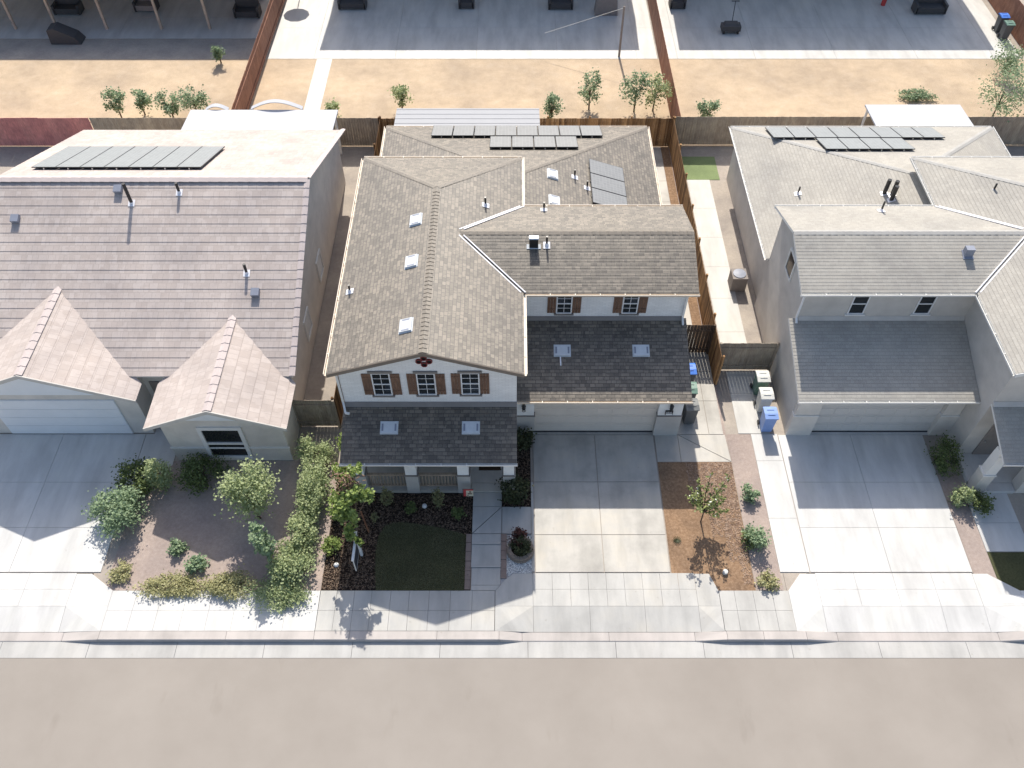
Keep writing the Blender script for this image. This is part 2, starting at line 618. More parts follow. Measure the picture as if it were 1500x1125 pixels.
def gutter(mb, a, b, out, w=.105, h=.10):
    """open gutter trough along an eave from a to b; out = outward horizontal direction"""
    a, b, out = Vector(a), Vector(b), Vector(out)
    z = Vector((0, 0, 1))
    prof = [(0.0, 0.0), (0.0, -h), (w * .75, -h), (w, -.01), (w, .012), (w - .022, .012), (w - .03, -.012), (w * .72, -h + .012), (.012, -h + .012), (.012, 0)]
    A = [a + out * x + z * y for x, y in prof]
    mb.prism(A, b - a)
    L = (b - a).length
    k = int(L / .95)
    d = (b - a).normalized()
    for i in range(1, k + 1):      # hangers across the trough
        p = a + d * (i * L / (k + 1))
        mb.bar(p + z * .004, p + out * (w - .01) + z * .012, .03, .012)


def window(house, tf, axis, c, z0, z1, w, y, mats, shutters=True, lintel=True, muntin=True, label=None):
    """double hung window on a wall facing -y at depth y, centre x = c"""
    fr = MB(tf)
    t = .04
    yo, yi = y - .05, y + .02
    fr.box(c - w / 2, c - w / 2 + t, yo, yi, z0, z1)
    fr.box(c + w / 2 - t, c + w / 2, yo, yi, z0, z1)
    fr.box(c - w / 2 + t, c + w / 2 - t, yo, yi, z0, z0 + t)
    fr.box(c - w / 2 + t, c + w / 2 - t, yo, yi, z1 - t, z1)
    zm = (z0 + z1) / 2
    fr.box(c - w / 2 + t, c + w / 2 - t, yo + .01, yi, zm - .022, zm + .022)
    if muntin:
        for za, zb in ((z0 + t, zm - .022), (zm + .022, z1 - t)):
            fr.box(c - .009, c + .009, yo + .028, yi, za, zb)
            q = (za + zb) / 2
            fr.box(c - w / 2 + t, c - .009, yo + .028, yi, q - .009, q + .009)
            fr.box(c + .009, c + w / 2 - t, yo + .028, yi, q - .009, q + .009)
    f = fr.build('window', mats['frame'], house, label)
    MB(tf).box(c - w / 2 + .02, c + w / 2 - .02, y - .012, y - .006, z0 + .02, z1 - .02).build('pane', mats['glass'], f)
    if lintel:
        MB(tf).box(c - w / 2 - .1, c + w / 2 + .1, y - .065, y - .002, z1 + .004, z1 + .10).build('lintel', mats['trim'], f)
        MB(tf).box(c - w / 2 - .08, c + w / 2 + .08, y - .085, y - .002, z0 - .07, z0 - .004).build('sill', mats['trim'], f)
    if shutters:
        for sg in (-1, 1):
            a = c + sg * (w / 2 + .015)
            b = c + sg * (w / 2 + .35)
            x0, x1 = min(a, b), max(a, b)
            sh = MB(tf)
            for k in range(3):
                ww = (x1 - x0) / 3
                sh.box(x0 + k * ww + .004, x0 + (k + 1) * ww - .004, y - .035, y - .002, z0 + .02, z1 - .05)
            for zz in (z0 + .2, z1 - .27):
                sh.box(x0 + .01, x1 - .01, y - .052, y - .035, zz, zz + .07)
            sh.build('shutter', mats['shutter'], house)
    return f


def slope_box(mb, p, n, h, hu, hs, h0, h1):
    """box lying on a slope: centre p, normal n, horizontal dir h; half sizes hu (along h), hs (up slope), from h0 to h1 above it"""
    n, h = Vector(n).normalized(), Vector(h).normalized()
    s = n.cross(h)
    p = Vector(p)
    b = [p - h * hu - s * hs, p + h * hu - s * hs, p + h * hu + s * hs, p - h * hu + s * hs]
    mb.hexa([q + n * h0 for q in b] + [q + n * h1 for q in b])


def roof_vent(roof, tf, p, n, h, hu=.27, hs=.33):
    mb = MB(tf)
    slope_box(mb, p, n, h, hu, hs, 0.0, .025)
    slope_box(mb, p, n, h, hu * .9, hs * .88, .025, .085)
    mb.mi = 1
    nn, hh = Vector(n).normalized(), Vector(h).normalized()
    for sg in (-1, 1):
        slope_box(mb, Vector(p) + hh * sg * hu * .72, nn, hh, hu * .10, hs * .55, .085, .089)
    mb.build('roof_vent', [M['galv'], M['galvd']], roof)


def vent_pipe(roof, tf, p, n, hgt=.42, r=.04):
    mb = MB(tf)
    p = Vector(p)
    n = Vector(n).normalized()
    h = Vector((-n.y, n.x, 0)).normalized()
    mb.mi = 1
    slope_box(mb, p, n, h, .13, .15, .012, .03)
    mb.cyl(p + n * .02, p + Vector((0, 0, .13)), .085, .05, 10)
    mb.mi = 0
    mb.cyl(p, p + Vector((0, 0, hgt)), r, r, 10)
    mb.build('vent_pipe', [M['black'], M['flash']], roof)


SL = 1 / 3
nE, nW, nF, nB = (SL, 0, 1), (-SL, 0, 1), (0, -SL, 1), (0, SL, 1)     # slopes falling to +x, -x, -y, +y
hx, hy = (1, 0, 0), (0, 1, 0)


def two_storey(tf, X, label, mats, own):
    """house type with a deep two-storey wing, a garage wing at right angles and a one-storey rear; tf may mirror it"""
    H = thing('two_storey_house', label, 'house', tuple(tf(V(.3, 18.9, 0))))
    # ---- walls
    w = MB(tf)
    w.box(-6.15, .17, 18.85, 30.3, 0, 5.55)
    w.prism([(-6.15, 18.85, 5.55), (.17, 18.85, 5.55), (.17, 18.85, 5.56), (-3.01, 18.85, 6.62), (-6.15, 18.85, 5.575)], (0, .4, 0))
    w.box(.17, 6.72, 22.65, 27.1, 0, 5.55)
    w.prism([(6.72, 22.65, 5.55), (6.72, 27.15, 5.55), (6.72, 24.9, 6.3)], (-.3, 0, 0))
    w.build('upper_wall', mats['wall'], H)
    w = MB(tf)
    w.box(.19, 6.72, 20.09, 22.645, 0, 2.86)
    w.prism([(6.72, 19.9, 2.862), (6.72, 22.64, 2.862), (6.72, 22.64, 3.84)], (-.15, 0, 0))
    w.build('garage_wall', mats['wall'], H)
    w = MB(tf)
    w.box(-6.05, 6.53, 27.12, 36.4, 0, 2.9)
    w.build('rear_wall', mats['wall'], H)
    # ---- main roof
    r = MB(tf)
    courses(r, [(-6.45, 18.5, 5.6), (-3.01, 18.5, 6.747), (-3.01, 27.21, 6.747), (-6.45, 30.65, 5.6)])
    courses(r, [(.43, 18.5, 5.6), (.43, 30.65, 5.6), (-3.01, 27.21, 6.747), (-3.01, 18.5, 6.747)])
    courses(r, [(-6.45, 30.65, 5.6), (.43, 30.65, 5.6), (-3.01, 27.21, 6.747)])
    main = r.build('main_roof', [mats['shingle'], mats['fascia']], H)
    g = MB(tf)
    g.prism([(-6.45, 18.5, 5.43), (-3.01, 18.5, 6.577), (.43, 18.5, 5.43), (.43, 18.5, 5.6), (-3.01, 18.5, 6.747), (-6.45, 18.5, 5.6)], (0, -.03, 0))
    g.build('rake_board', mats['fascia'], main)
    c = MB(tf)
    caps(c, (-3.01, 18.5, 6.747), (-3.01, 27.1, 6.747))
    caps(c, (-6.4, 30.6, 5.61), (-3.05, 27.25, 6.74), .13, .22, .015, .03)
    caps(c, (.38, 30.6, 5.61), (-2.97, 27.25, 6.74), .13, .22, .015, .03)
    c.build('ridge_cap', mats['cap'], main)
    g = MB(tf); gutter(g, (-6.45, 18.5, 5.59), (-6.45, 30.6, 5.59), (-1, 0, 0)); g.build('gutter', mats['gutter'], main)
    g = MB(tf); gutter(g, (.43, 18.5, 5.59), (.43, 22.28, 5.59), (1, 0, 0)); g.build('gutter', mats['gutter'], main)
    g = MB(tf); gutter(g, (.43, 27.5, 5.59), (.43, 30.7, 5.59), (1, 0, 0)); g.build('gutter', mats['gutter'], main)
    g = MB(tf); gutter(g, (-6.45, 30.65, 5.59), (.43, 30.65, 5.59), (0, 1, 0)); g.build('gutter', mats['gutter'], main)
    # ---- wing roof over the garage side
    r = MB(tf)
    courses(r, [(.43, 22.4, 5.6), (7.03, 22.4, 5.6), (7.03, 24.9, 6.433), (-2.06, 24.9, 6.433)])
    courses(r, [(7.03, 27.4, 5.6), (.43, 27.4, 5.6), (-2.06, 24.9, 6.433), (7.03, 24.9, 6.433)])
    wing = r.build('wing_roof', [mats['shingle'], mats['fascia']], H)
    c = MB(tf); caps(c, (-1.95, 24.9, 6.433), (7.03, 24.9, 6.433), .14, .28); c.build('ridge_cap', mats['cap'], wing)
    g = MB(tf); gutter(g, (.5, 22.4, 5.59), (7.05, 22.4, 5.59), (0, -1, 0)); g.build('gutter', mats['gutter'], wing)
    g = MB(tf); gutter(g, (.5, 27.4, 5.59), (7.05, 27.4, 5.59), (0, 1, 0)); g.build('gutter', mats['gutter'], wing)
    for y0, y1 in ((22.42, 24.72), (27.38, 25.06)):
        f = MB(tf)
        for off in (-.085, .085):
            f.bar((.42 + off, y0, 5.635), (-1.95 + off, y1, 6.425), .045, .03)
        f.build('valley_flashing', M['flash'], wing)
    # ---- garage roof
    gx = own.get('garage_eave', 6.82)
    r = MB(tf)
    courses(r, [(.19, 19.4, 2.9), (gx, 19.4, 2.9), (gx, 22.645, 3.98), (.19, 22.645, 3.98)])
    gar = r.build('garage_roof', [mats['shingle'], mats['fascia']], H)
    g = MB(tf); gutter(g, (.2, 19.4, 2.89), (gx + .02, 19.4, 2.89), (0, -1, 0)); g.build('gutter', mats['gutter'], gar)
    f = MB(tf)
    f.prism([(.19, 22.64, 3.99), (.19, 22.64, 4.10), (.19, 22.52, 3.965)], (6.5, 0, 0))
    f.build('wall_flashing', mats['trim2'], gar)
    # ---- porch roof
    r = MB(tf)
    courses(r, [(-6.2, 16.7, 2.73), (.18, 16.7, 2.73), (.18, 18.845, 3.445), (-6.2, 18.845, 3.445)])
    por = r.build('porch_roof', [mats['shingle'], mats['fascia']], H)
    g = MB(tf); gutter(g, (-6.22, 16.7, 2.72), (.2, 16.7, 2.72), (0, -1, 0), .1, .09); g.build('gutter', mats['pgutter'], por)
    f = MB(tf)
    f.prism([(-6.15, 18.84, 3.455), (-6.15, 18.84, 3.57), (-6.15, 18.70, 3.43)], (6.33, 0, 0))
    f.build('wall_flashing', mats['trim2'], por)
    # ---- rear roof
    r = MB(tf)
    courses(r, [(6.83, 36.75, 2.93), (-6.35, 36.75, 2.93), (.24, 30.16, 5.127)])
    courses(r, [(6.83, 27.12, 2.93), (6.83, 36.75, 2.93), (.24, 30.16, 5.127), (.24, 27.12, 5.127)])
    courses(r, [(-6.35, 36.75, 2.93), (-6.35, 30.31, 2.93), (.19, 30.31, 5.11)])
    rear = r.build('rear_roof', [mats['shingle'], mats['fascia']], H)
    c = MB(tf)
    caps(c, (6.78, 36.7, 2.945), (.3, 30.22, 5.11), .13, .24, .015, .03)
    caps(c, (-6.3, 36.7, 2.945), (.1, 30.3, 5.09), .13, .24, .015, .03)
    c.build('ridge_cap', mats['cap'], rear)
    g = MB(tf); gutter(g, (6.83, 27.15, 2.92), (6.83, 36.8, 2.92), (1, 0, 0)); g.build('gutter', mats['gutter'], rear)
    g = MB(tf); gutter(g, (-6.35, 36.75, 2.92), (6.83, 36.75, 2.92), (0, 1, 0)); g.build('gutter', mats['gutter'], rear)
    g = MB(tf); gutter(g, (-6.35, 30.4, 2.92), (-6.35, 36.8, 2.92), (-1, 0, 0)); g.build('gutter', mats['gutter'], rear)
    # ---- garage front: piers and door
    for x0, x1 in ((.19, .87), (5.76, 6.70)):
        p = MB(tf)
        p.box(x0, x1, 19.86, 20.087, 1.34, 2.84)
        p.mi = 1
        p.box(x0 - .02, x1 + .03, 19.83, 20.087, 0, 1.30)
        p.mi = 2
        p.box(x0 - .03, x1 + .045, 19.81, 20.087, 1.30, 1.34)
        p.build('garage_pier', [mats['pier'], mats['base'], mats['trim']], H)
    MB(tf).box(.87, 5.76, 19.9, 20.087, 2.22, 2.84).build('door_header', mats['pier'], H)
    d = MB(tf)
    d.box(.87, 5.76, 20.05, 20.085, .02, 2.22)
    for k in range(4):
        d.box(.89, 5.74, 20.03, 20.05, .05 + k * .54, .05 + k * .54 + .525)
        for j in range(8):
            xx = .96 + j * .605
            d.box(xx, xx + .5, 20.018, 20.03, .13 + k * .54, .05 + k * .54 + .445)
    gd = d.build('garage_door', mats['door'], H)
    MB(tf).box(.87, 5.76, 20.0, 20.03, .0, .05).build('rubber_seal', M['black'], gd)
    # ---- porch
    fl = MB(tf)
    fl.box(-6.02, -1.58, 17.12, 18.845, -.1, .15)
    fl.box(-1.58, .12, 17.48, 18.845, -.1, .15)
    fl.box(-1.56, -.30, 17.10, 17.465, -.1, .15)
    fl.build('porch_floor', mats['porch'], H)
    b = MB(tf)
    b.box(-6.0, .1, 17.16, 17.5, 2.42, 2.66)
    b.build('porch_beam', mats['white'], H)
    for x0, x1 in ((-6.0, -5.52), (-4.03, -3.55), (-2.07, -1.59), (-.34, .12)):
        p = MB(tf)
        p.box(x0 + .02, x1 - .04, 17.13, 17.53, 1.26, 2.42)
        p.mi = 1
        p.box(x0, x1, 17.10, 17.56, 0, 1.20)
        p.mi = 2
        p.box(x0 - .02, x1 + .02, 17.08, 17.58, 1.20, 1.26)
        p.build('porch_column', [mats['white'], mats['base'], mats['trim']], H)
    for x0, x1 in ((-5.52, -4.03), (-3.55, -2.07)):
        p = MB(tf)
        p.box(x0, x1, 17.26, 17.36, 1.0, 1.07)
        p.box(x0, x1, 17.27, 17.35, .24, .30)
        k = int((x1 - x0) / .115)
        for i in range(1, k):
            xx = x0 + i * (x1 - x0) / k
            p.box(xx - .02, xx + .02, 17.29, 17.33, .30, 1.0)
        p.build('railing', mats['wood'], H)
    # front door in the porch wall
    d = MB(tf); d.box(-1.42, -.46, 18.80, 18.848, .16, 2.2); fd = d.build('front_door', M['furn2'], H)
    h_ = MB(tf); h_.cyl((-.56, 18.80, 1.1), (-.56, 18.74, 1.1), .03, .03, 8); h_.build('handle', M['steel'], fd)
    return H, main, wing, gar, por, rear


# ================================================================ the house
idt = lambda p: p
own_mats = dict(wall=M['wall'], shingle=M['shingle'], fascia=M['fascia'], cap=M['cap'], gutter=M['gutter'], pgutter=M['trim_w'],
                trim=M['trim'], trim2=M['trim'], pier=M['white'], base=M['base'], door=M['door'], white=M['white'], porch=M['concrete'],
                wood=M['wood'], frame=M['frame'], glass=M['glass'], shutter=M['shutter'])
H, main, wing, gar, por, rear = two_storey(idt, None, 'white two storey house with brown shutters and brown shingle roof in the middle', own_mats, {})

for c, z0, z1 in ((-4.66, 4.0, 5.25), (-3.06, 4.02, 5.25), (-1.49, 4.05, 5.27)):
    window(H, None, 'y', c, z0, z1, .66, 18.85, own_mats)
for c in (2.01, 4.55):
    window(H, None, 'y', c, 4.28, 5.36, .6, 22.65, own_mats, lintel=True)
# windows on the porch wall and a side door light, seen only from the side
for c in (-4.7, -2.9):
    window(H, None, 'y', c, .9, 2.2, .9, 18.85, own_mats, shutters=False)
# round clay pipes in the gable
for x, z in ((-3.05, 6.07), (-3.23, 5.90), (-2.87, 5.90), (-3.05, 5.73)):
    m = MB()
    y0, y1 = 18.849, 18.79
    n = 14
    ring = lambda rr, y: [(x + rr * math.cos(2 * math.pi * k / n), y, z + rr * math.sin(2 * math.pi * k / n)) for k in range(n)]
    i = m.add(ring(.115, y0) + ring(.115, y1) + ring(.085, y1) + ring(.085, y0 - .01))
    for j in range(3):
        for k in range(n):
            m.face((i + j * n + k, i + j * n + (k + 1) % n, i + (j + 1) * n + (k + 1) % n, i + (j + 1) * n + k))
    m.mi = 1
    m.face([i + 3 * n + k for k in range(n)])
    m.build('gable_pipe', [M['terra'], M['dark']], H)
# lanterns and the house number plate on the garage piers
for x in (.46, 6.22):
    m = MB()
    m.box(x - .045, x + .045, 19.835, 19.86, 1.95, 2.15)
    m.lathe((x, 19.76, 1.84), [(.02, 0), (.06, .02), (.075, .06), (.075, .13), (.05, .16)], 12)
    m.lathe((x, 19.76, 2.06), [(.085, 0), (.075, .03), (.03, .08), (.015, .11)], 12)
    m.bar((x, 19.84, 2.05), (x, 19.76, 2.08), .03, .03)
    m.bar((x, 19.76, 1.98), (x, 19.76, 2.07), .025, .025, (0, 1, 0))
    l = m.build('wall_lantern', M['black'], H)
    g = MB()
    for k in range(10):
        a, b = math.pi * 2 * k / 10, math.pi * 2 * (k + 1) / 10
        g.bar((x + .065 * math.cos(a), 19.78, 1.74 + .065 * math.sin(a)), (x + .065 * math.cos(b), 19.78, 1.74 + .065 * math.sin(b)), .02, .02, (0, 1, 0))
    g.build('lantern_ring', M['black'], l)
m = MB()
m.box(6.03, 6.33, 19.80, 19.86, 1.44, 1.68)
m.mi = 1
m.box(6.055, 6.305, 19.788, 19.80, 1.455, 1.545)
m.mi = 2
for k in range(5): m.box(6.07 + k * .048, 6.07 + k * .048 + .018 + .01 * (k % 2), 19.794, 19.80, 1.57, 1.66)
m.build('number_plate', [M['black'], M['sign_white'], M['galv']], H)
# downspouts
for pts in ([(6.62, 22.36, 5.5), (6.66, 22.55, 5.2), (6.66, 22.58, 4.1), (6.66, 22.3, 3.95)],
            [(-6.3, 18.62, 5.5), (-6.2, 18.78, 5.2), (-6.2, 18.8, 3.6), (-6.1, 18.45, 3.4), (-5.95, 18.4, 3.42)]):
    m = MB()
    for a, b in zip(pts, pts[1:]):
        m.bar(a, b, .075, .06)
    m.build('downspout', M['trim_w'], H)
# vents
for x, y in ((-3.73, 25.47), (-3.73, 23.13), (-3.68, 19.9)):
    roof_vent(main, None, (x, y, 5.6 + (x + 6.45) / 3), nW, hy, .33, .26)
for x, y in ((1.8, 30.75), (1.82, 28.95)):
    roof_vent(rear, None, (x, y, 2.93 + (6.83 - x) / 3), nE, hy, .33, .26)
for x in (1.94, 4.98):
    roof_vent(gar, None, (x, 21.33, 2.9 + (21.33 - 19.4) / 3), nF, hx, .33, .25)
for x in (-4.48, -1.5):
    roof_vent(por, None, (x, 17.96, 2.73 + (17.96 - 16.7) / 3), nF, hx, .33, .25)
m = MB()       # loose white length of pipe below the left garage vent
m.bar((1.86, 21.06, 3.50), (1.87, 20.72, 3.39), .05, .04)
m.build('drip_pipe', M['flash'], gar)
vent_pipe(main, None, (-6.05, 22.35, 5.733), nW, .35)
vent_pipe(main, None, (-1.07, 26.85, 6.1), nE, .42)
vent_pipe(wing, None, (1.33, 24.33, 6.243), nF, .45)
vent_pipe(wing, None, (1.30, 27.0, 5.733), nB, .4)
vent_pipe(rear, None, (2.82, 31.0, 4.267), nE, .42)
vent_pipe(rear, None, (3.36, 30.45, 4.087), nE, .42)
m = MB()
slope_box(m, (.83, 24.27, 6.223), nF, hx, .27, .1, .012, .03)
m.mi = 1
m.box(.66, 1.0, 24.2, 24.42, 6.15, 6.66)
m.mi = 0
m.prism([(.645, 24.185, 6.662), (.645, 24.22, 6.70), (.645, 24.38, 6.70), (.645, 24.435, 6.662)], (.37, 0, 0))
m.build('exhaust_box', [M['galv'], M['black']], wing)


def panel(parent, tf, p, n, h, hu, hs, mat, edge):
    m = MB(tf)
    slope_box(m, p, n, h, hu, hs, .10, .135)
    q = m.build('solar_panel', edge, parent)
    m = MB(tf)
    slope_box(m, p, n, h, hu - .02, hs - .02, .136, .139)
    m.build('panel_glass', mat, q)
    m = MB(tf)
    slope_box(m, Vector(p), n, h, hu * .04, hs, .01, .098)
    m.build('mounting_rail', M['steel'], q)


for k in range(8):
    x, y = -3.43 + k * 1.047, 35.78
    panel(rear, None, (x, y, 2.93 + (36.75 - y) / 3), nB, hx, .51, .83, M['panel'], M['panel_edge'])
for k in range(4):
    x, y = -.54 + k * 1.047, 34.08
    panel(rear, None, (x, y, 2.93 + (36.75 - y) / 3), nB, hx, .51, .83, M['panel'], M['panel_edge'])
for k in range(3):
    x, y = 4.33, 32.02 - k * 1.047
    panel(rear, None, (x, y, 2.93 + (6.83 - x) / 3), nE, hy, .51, .86, M['panel'], M['panel_edge'])
# white patio cover at the back
m = MB()
m.prism([(-6.05, 36.92, 2.58), (-6.05, 39.0, 2.46), (-6.05, 39.0, 2.52), (-6.05, 36.92, 2.64)], (7.48, 0, 0))
for k in range(5):
    yy = 37.1 + k * .44
    m.box(-6.05, 1.43, yy, yy + .02, 2.642 - (yy - 36.92) * .0577 - .003, 2.642 - (yy - 36.92) * .0577 + .012)
pc = m.build('patio_cover', M['metal_roof2'], H)
m = MB()
for x in (-5.9, -2.3, 1.3):
    m.box(x - .05, x + .05, 38.7, 38.8, -.02, 2.47)
m.build('post', M['frame'], pc)

# ================================================================ house on the right (mirrored plan)
mir = lambda p: Vector((17.89 - p.x, p.y, p.z))
r_mats = dict(wall=M['grey_wall'], shingle=M['grey_shingle'], fascia=M['trim_w'], cap=M['grey_cap'], gutter=M['trim_w'], pgutter=M['trim_w'],
              trim=M['trim_w'], trim2=M['grey_wall'], pier=M['taupe'], base=M['taupe'], door=M['tan_door'], white=M['trim_w'], porch=M['palec'],
              wood=M['trim_w'], frame=M['frame'], glass=M['glass'], shutter=M['trim_w'])
HR, mainR, wingR, garR, porR, rearR = two_storey(mir, None, 'grey two storey house with pale grey shingle roof on the right', r_mats, {'garage_eave': 7.05})
for c in (2.0, 4.55):
    window(HR, mir, 'y', c, 4.25, 5.36, .62, 22.65, r_mats, shutters=False, muntin=False)
for c in (-4.66, -3.06, -1.49):
    window(HR, mir, 'y', c, 4.0, 5.25, .66, 18.85, r_mats, shutters=False, muntin=False)
# window in the gable end that faces the driveway gap
m = MB()
for y0, y1, z0, z1 in ((24.35, 25.25, 4.25, 4.33), (24.35, 25.25, 5.25, 5.33), (24.35, 24.43, 4.33, 5.25), (25.17, 25.25, 4.33, 5.25)):
    m.box(11.12, 11.17, y0, y1, z0, z1)
f = m.build('window', M['trim_w'], HR)
MB().box(11.15, 11.165, 24.43, 25.17, 4.33, 5.25).build('pane', M['glass'], f)
for k, (x, y) in enumerate([(13.15 + i * 1.04, 35.5) for i in range(8)]):
    panel(rearR, None, (x, y, 2.93 + (36.75 - y) / 3), nB, hx, .51, .83, M['panel_pale'], M['panel_edge'])
for k in range(4):
    x, y = 15.15 + k * 1.04, 33.82
    panel(rearR, None, (x, y, 2.93 + (36.75 - y) / 3), nB, hx, .51, .83, M['panel_pale'], M['panel_edge'])
m = MB()
slope_box(m, (17.38, 23.95, 6.117), nF, hx, .2, .2, .01, .03)
m.box(17.22, 17.54, 23.85, 24.1, 6.05, 6.45)
m.build('exhaust_box', M['galvd'], wingR)
vent_pipe(rearR, None, (13.0, 30.7, 3.58), nW, .4)
for x, y in ((16.2, 29.4), (16.45, 29.2), (16.35, 28.9)):
    vent_pipe(rearR, None, (x, y, 2.93 + (x - 11.06) / 3), nW, .75, .09)
vent_pipe(mainR, None, (19.6, 27.6, 6.2), nW, .4)
vent_pipe(wingR, None, (15.0, 26.9, 5.77), nB, .5)
# white patio cover behind it
m = MB()
m.prism([(18.6, 36.95, 2.62), (18.6, 39.25, 2.5), (18.6, 39.25, 2.58), (18.6, 36.95, 2.7)], (5.0, 0, 0))
pc = m.build('patio_cover', M['metal_roof'], HR)
m = MB()
for x in (18.75, 23.4):
    m.box(x - .05, x + .05, 39.0, 39.1, -.02, 2.5)
m.build('post', M['frame'], pc)
m = MB()
m.box(10.78, 10.87, 19.2, 19.29, 0, .01)
m = MB()
for a, b in zip([(11.1, 22.45, 5.5), (11.1, 22.58, 5.2), (11.1, 22.58, 4.1)], [(11.1, 22.58, 5.2), (11.1, 22.58, 4.1), (11.1, 22.4, 3.95)]):
    m.bar(a, b, .075, .06)
m.build('downspout', M['frame'], HR)

# ================================================================ house on the left (tile roof, one storey)
HL = thing('single_storey_house', 'single storey house with pale pink tile roof and two front gables on the left', 'house', (-14.9, 20.5, 0))
TE, TT = .41, .014       # tile exposure and butt height
w = MB()
w.box(-21.2, -8.78, 20.95, 36.1, 0, 2.92)
w.prism([(-8.78, 20.95, 2.92), (-8.78, 36.1, 2.92), (-8.78, 28.45, 5.98)], (-.3, 0, 0))
w.prism([(-21.2, 20.95, 2.92), (-21.2, 36.1, 2.92), (-21.2, 28.45, 5.98)], (.3, 0, 0))
w.box(-13.3, -8.72, 18.62, 20.948, 0, 2.72)
w.prism([(-13.3, 18.62, 2.72), (-8.72, 18.62, 2.72), (-11.0, 18.62, 3.68)], (0, .3, 0))
w.box(-21.4, -14.62, 19.95, 20.948, 0, 2.72)
w.build('wall', M['taupe'], HL)
w = MB()
w.prism([(-21.4, 19.90, 2.6), (-14.62, 19.90, 2.6), (-14.62, 19.90, 2.72), (-18.05, 19.90, 4.12), (-21.4, 19.90, 2.72)], (0, .6, 0))
w.prism([(-12.9, 18.58, 2.74), (-9.1, 18.58, 2.74), (-11.0, 18.58, 3.62)], (0, .035, 0))
w.build('gable_panel', M['bluewhite'], HL)
t4 = .40
r = MB()
courses(r, [(-21.5, 20.5, 3.0), (-8.45, 20.5, 3.0), (-8.45, 28.45, 6.18), (-21.5, 28.45, 6.18)], TE, TT, .12)
courses(r, [(-8.45, 36.4, 3.0), (-21.5, 36.4, 3.0), (-21.5, 28.45, 6.18), (-8.45, 28.45, 6.18)], TE, TT * .6, .12)
rl = r.build('main_roof', [M['tile'], M['trim_w']], HL)
c = MB(); caps(c, (-21.5, 28.45, 6.2), (-8.45, 28.45, 6.2), .2, .4, .05, .07); c.build('ridge_cap', M['tile_cap'], rl)
# verge trim on the right gable
c = MB(); caps(c, (-8.47, 20.5, 3.02), (-8.47, 28.4, 6.18), .12, .4, .05, .03); caps(c, (-8.47, 36.4, 3.02), (-8.47, 28.5, 6.18), .12, .4, .05, .03); c.build('verge_tile', M['tile_cap'], rl)
r = MB()
courses(r, [(-21.8, 19.5, 2.8), (-18.05, 19.45, 4.36), (-18.05, 24.0, 4.36), (-21.8, 20.1, 2.8)], TE, TT * .7, .1)
courses(r, [(-14.28, 19.5, 2.8), (-18.05, 19.45, 4.36), (-18.05, 24.0, 4.36), (-14.28, 20.3, 2.8)], TE, TT * .7, .1)
g1 = r.build('garage_roof', [M['tile'], M['trim_w']], HL)
c = MB(); caps(c, (-18.05, 19.45, 4.36), (-18.05, 24.0, 4.36), .16, .4, .05, .06); c.build('ridge_cap', M['tile_cap'], g1)
m = MB(); m.prism([(-21.8, 19.44, 2.66), (-18.05, 19.39, 4.22), (-14.28, 19.44, 2.66), (-14.28, 19.44, 2.82), (-18.05, 19.39, 4.40), (-21.8, 19.44, 2.82)], (0, .05, 0)); m.build('rake_board', M['grey_wall'], g1)
r = MB()
courses(r, [(-13.65, 18.2, 2.8), (-11.0, 18.17, 3.9), (-11.0, 23.1, 3.9), (-13.65, 20.3, 2.8)], TE, TT * .7, .1)
courses(r, [(-8.34, 18.2, 2.8), (-11.0, 18.17, 3.9), (-11.0, 23.1, 3.9), (-8.34, 20.3, 2.8)], TE, TT * .7, .1)
g2 = r.build('front_gable_roof', [M['tile'], M['trim_w']], HL)
c = MB(); caps(c, (-11.0, 18.17, 3.9), (-11.0, 23.0, 3.9), .16, .4, .05, .06); c.build('ridge_cap', M['tile_cap'], g2)
m = MB(); m.prism([(-13.65, 18.14, 2.66), (-11.0, 18.11, 3.76), (-8.34, 18.14, 2.66), (-8.34, 18.14, 2.82), (-11.0, 18.11, 3.94), (-13.65, 18.14, 2.82)], (0, .05, 0)); m.build('rake_board', M['grey_wall'], g2)
d = MB()
d.box(-20.4, -15.45, 19.91, 19.948, .02, 2.25)
for k in range(4):
    d.box(-20.38, -15.47, 19.89, 19.91, .05 + k * .55, .05 + k * .55 + .53)
d.build('garage_door', M['bluewhite'], HL)
m = MB()
m.box(-13.34, -8.68, 18.59, 18.62, .86, .95)
m.build('wall_band', M['trim_w'], HL)
m = MB()
for x0, x1, z0, z1 in ((-11.95, -11.8, .25, 2.3), (-10.4, -10.25, .25, 2.3), (-11.8, -10.4, 2.14, 2.3), (-11.8, -10.4, .25, .38), (-11.8, -10.4, 1.2, 1.3)):
    m.box(x0, x1, 18.55, 18.62, z0, z1)
f = m.build('window', M['trim_w'], HL)
MB().box(-11.8, -10.4, 18.605, 18.615, .38, 2.14).build('pane', M['glass'], f)
d = MB(); d.box(-14.4, -13.5, 20.91, 20.947, .05, 2.15); d.build('front_door', M['furn2'], HL)
for y in (24.6, 28.2):
    m = MB()
    for y0, y1, z0, z1 in ((y - .5, y + .5, .9, 1.0), (y - .5, y + .5, 2.0, 2.1), (y - .5, y - .42, 1.0, 2.0), (y + .42, y + .5, 1.0, 2.0)):
        m.box(-8.78, -8.72, y0, y1, z0, z1)
    f = m.build('window', M['trim_w'], HL)
    MB().box(-8.775, -8.76, y - .42, y + .42, 1.0, 2.0).build('pane', M['galv'], f)
for k in range(7):
    x, y = -20.0 + k * 1.035, 31.28
    panel(rl, None, (x, y, 3.0 + (36.4 - y) * t4), (0, t4, 1), hx, .512, 1.75, M['panel_pale'], M['panel_edge'])
vent_pipe(rl, None, (-15.6, 27.4, 5.76), (0, -t4, 1), 1.0, .07)
vent_pipe(rl, None, (-13.7, 27.85, 5.94), (0, -t4, 1), .5, .06)
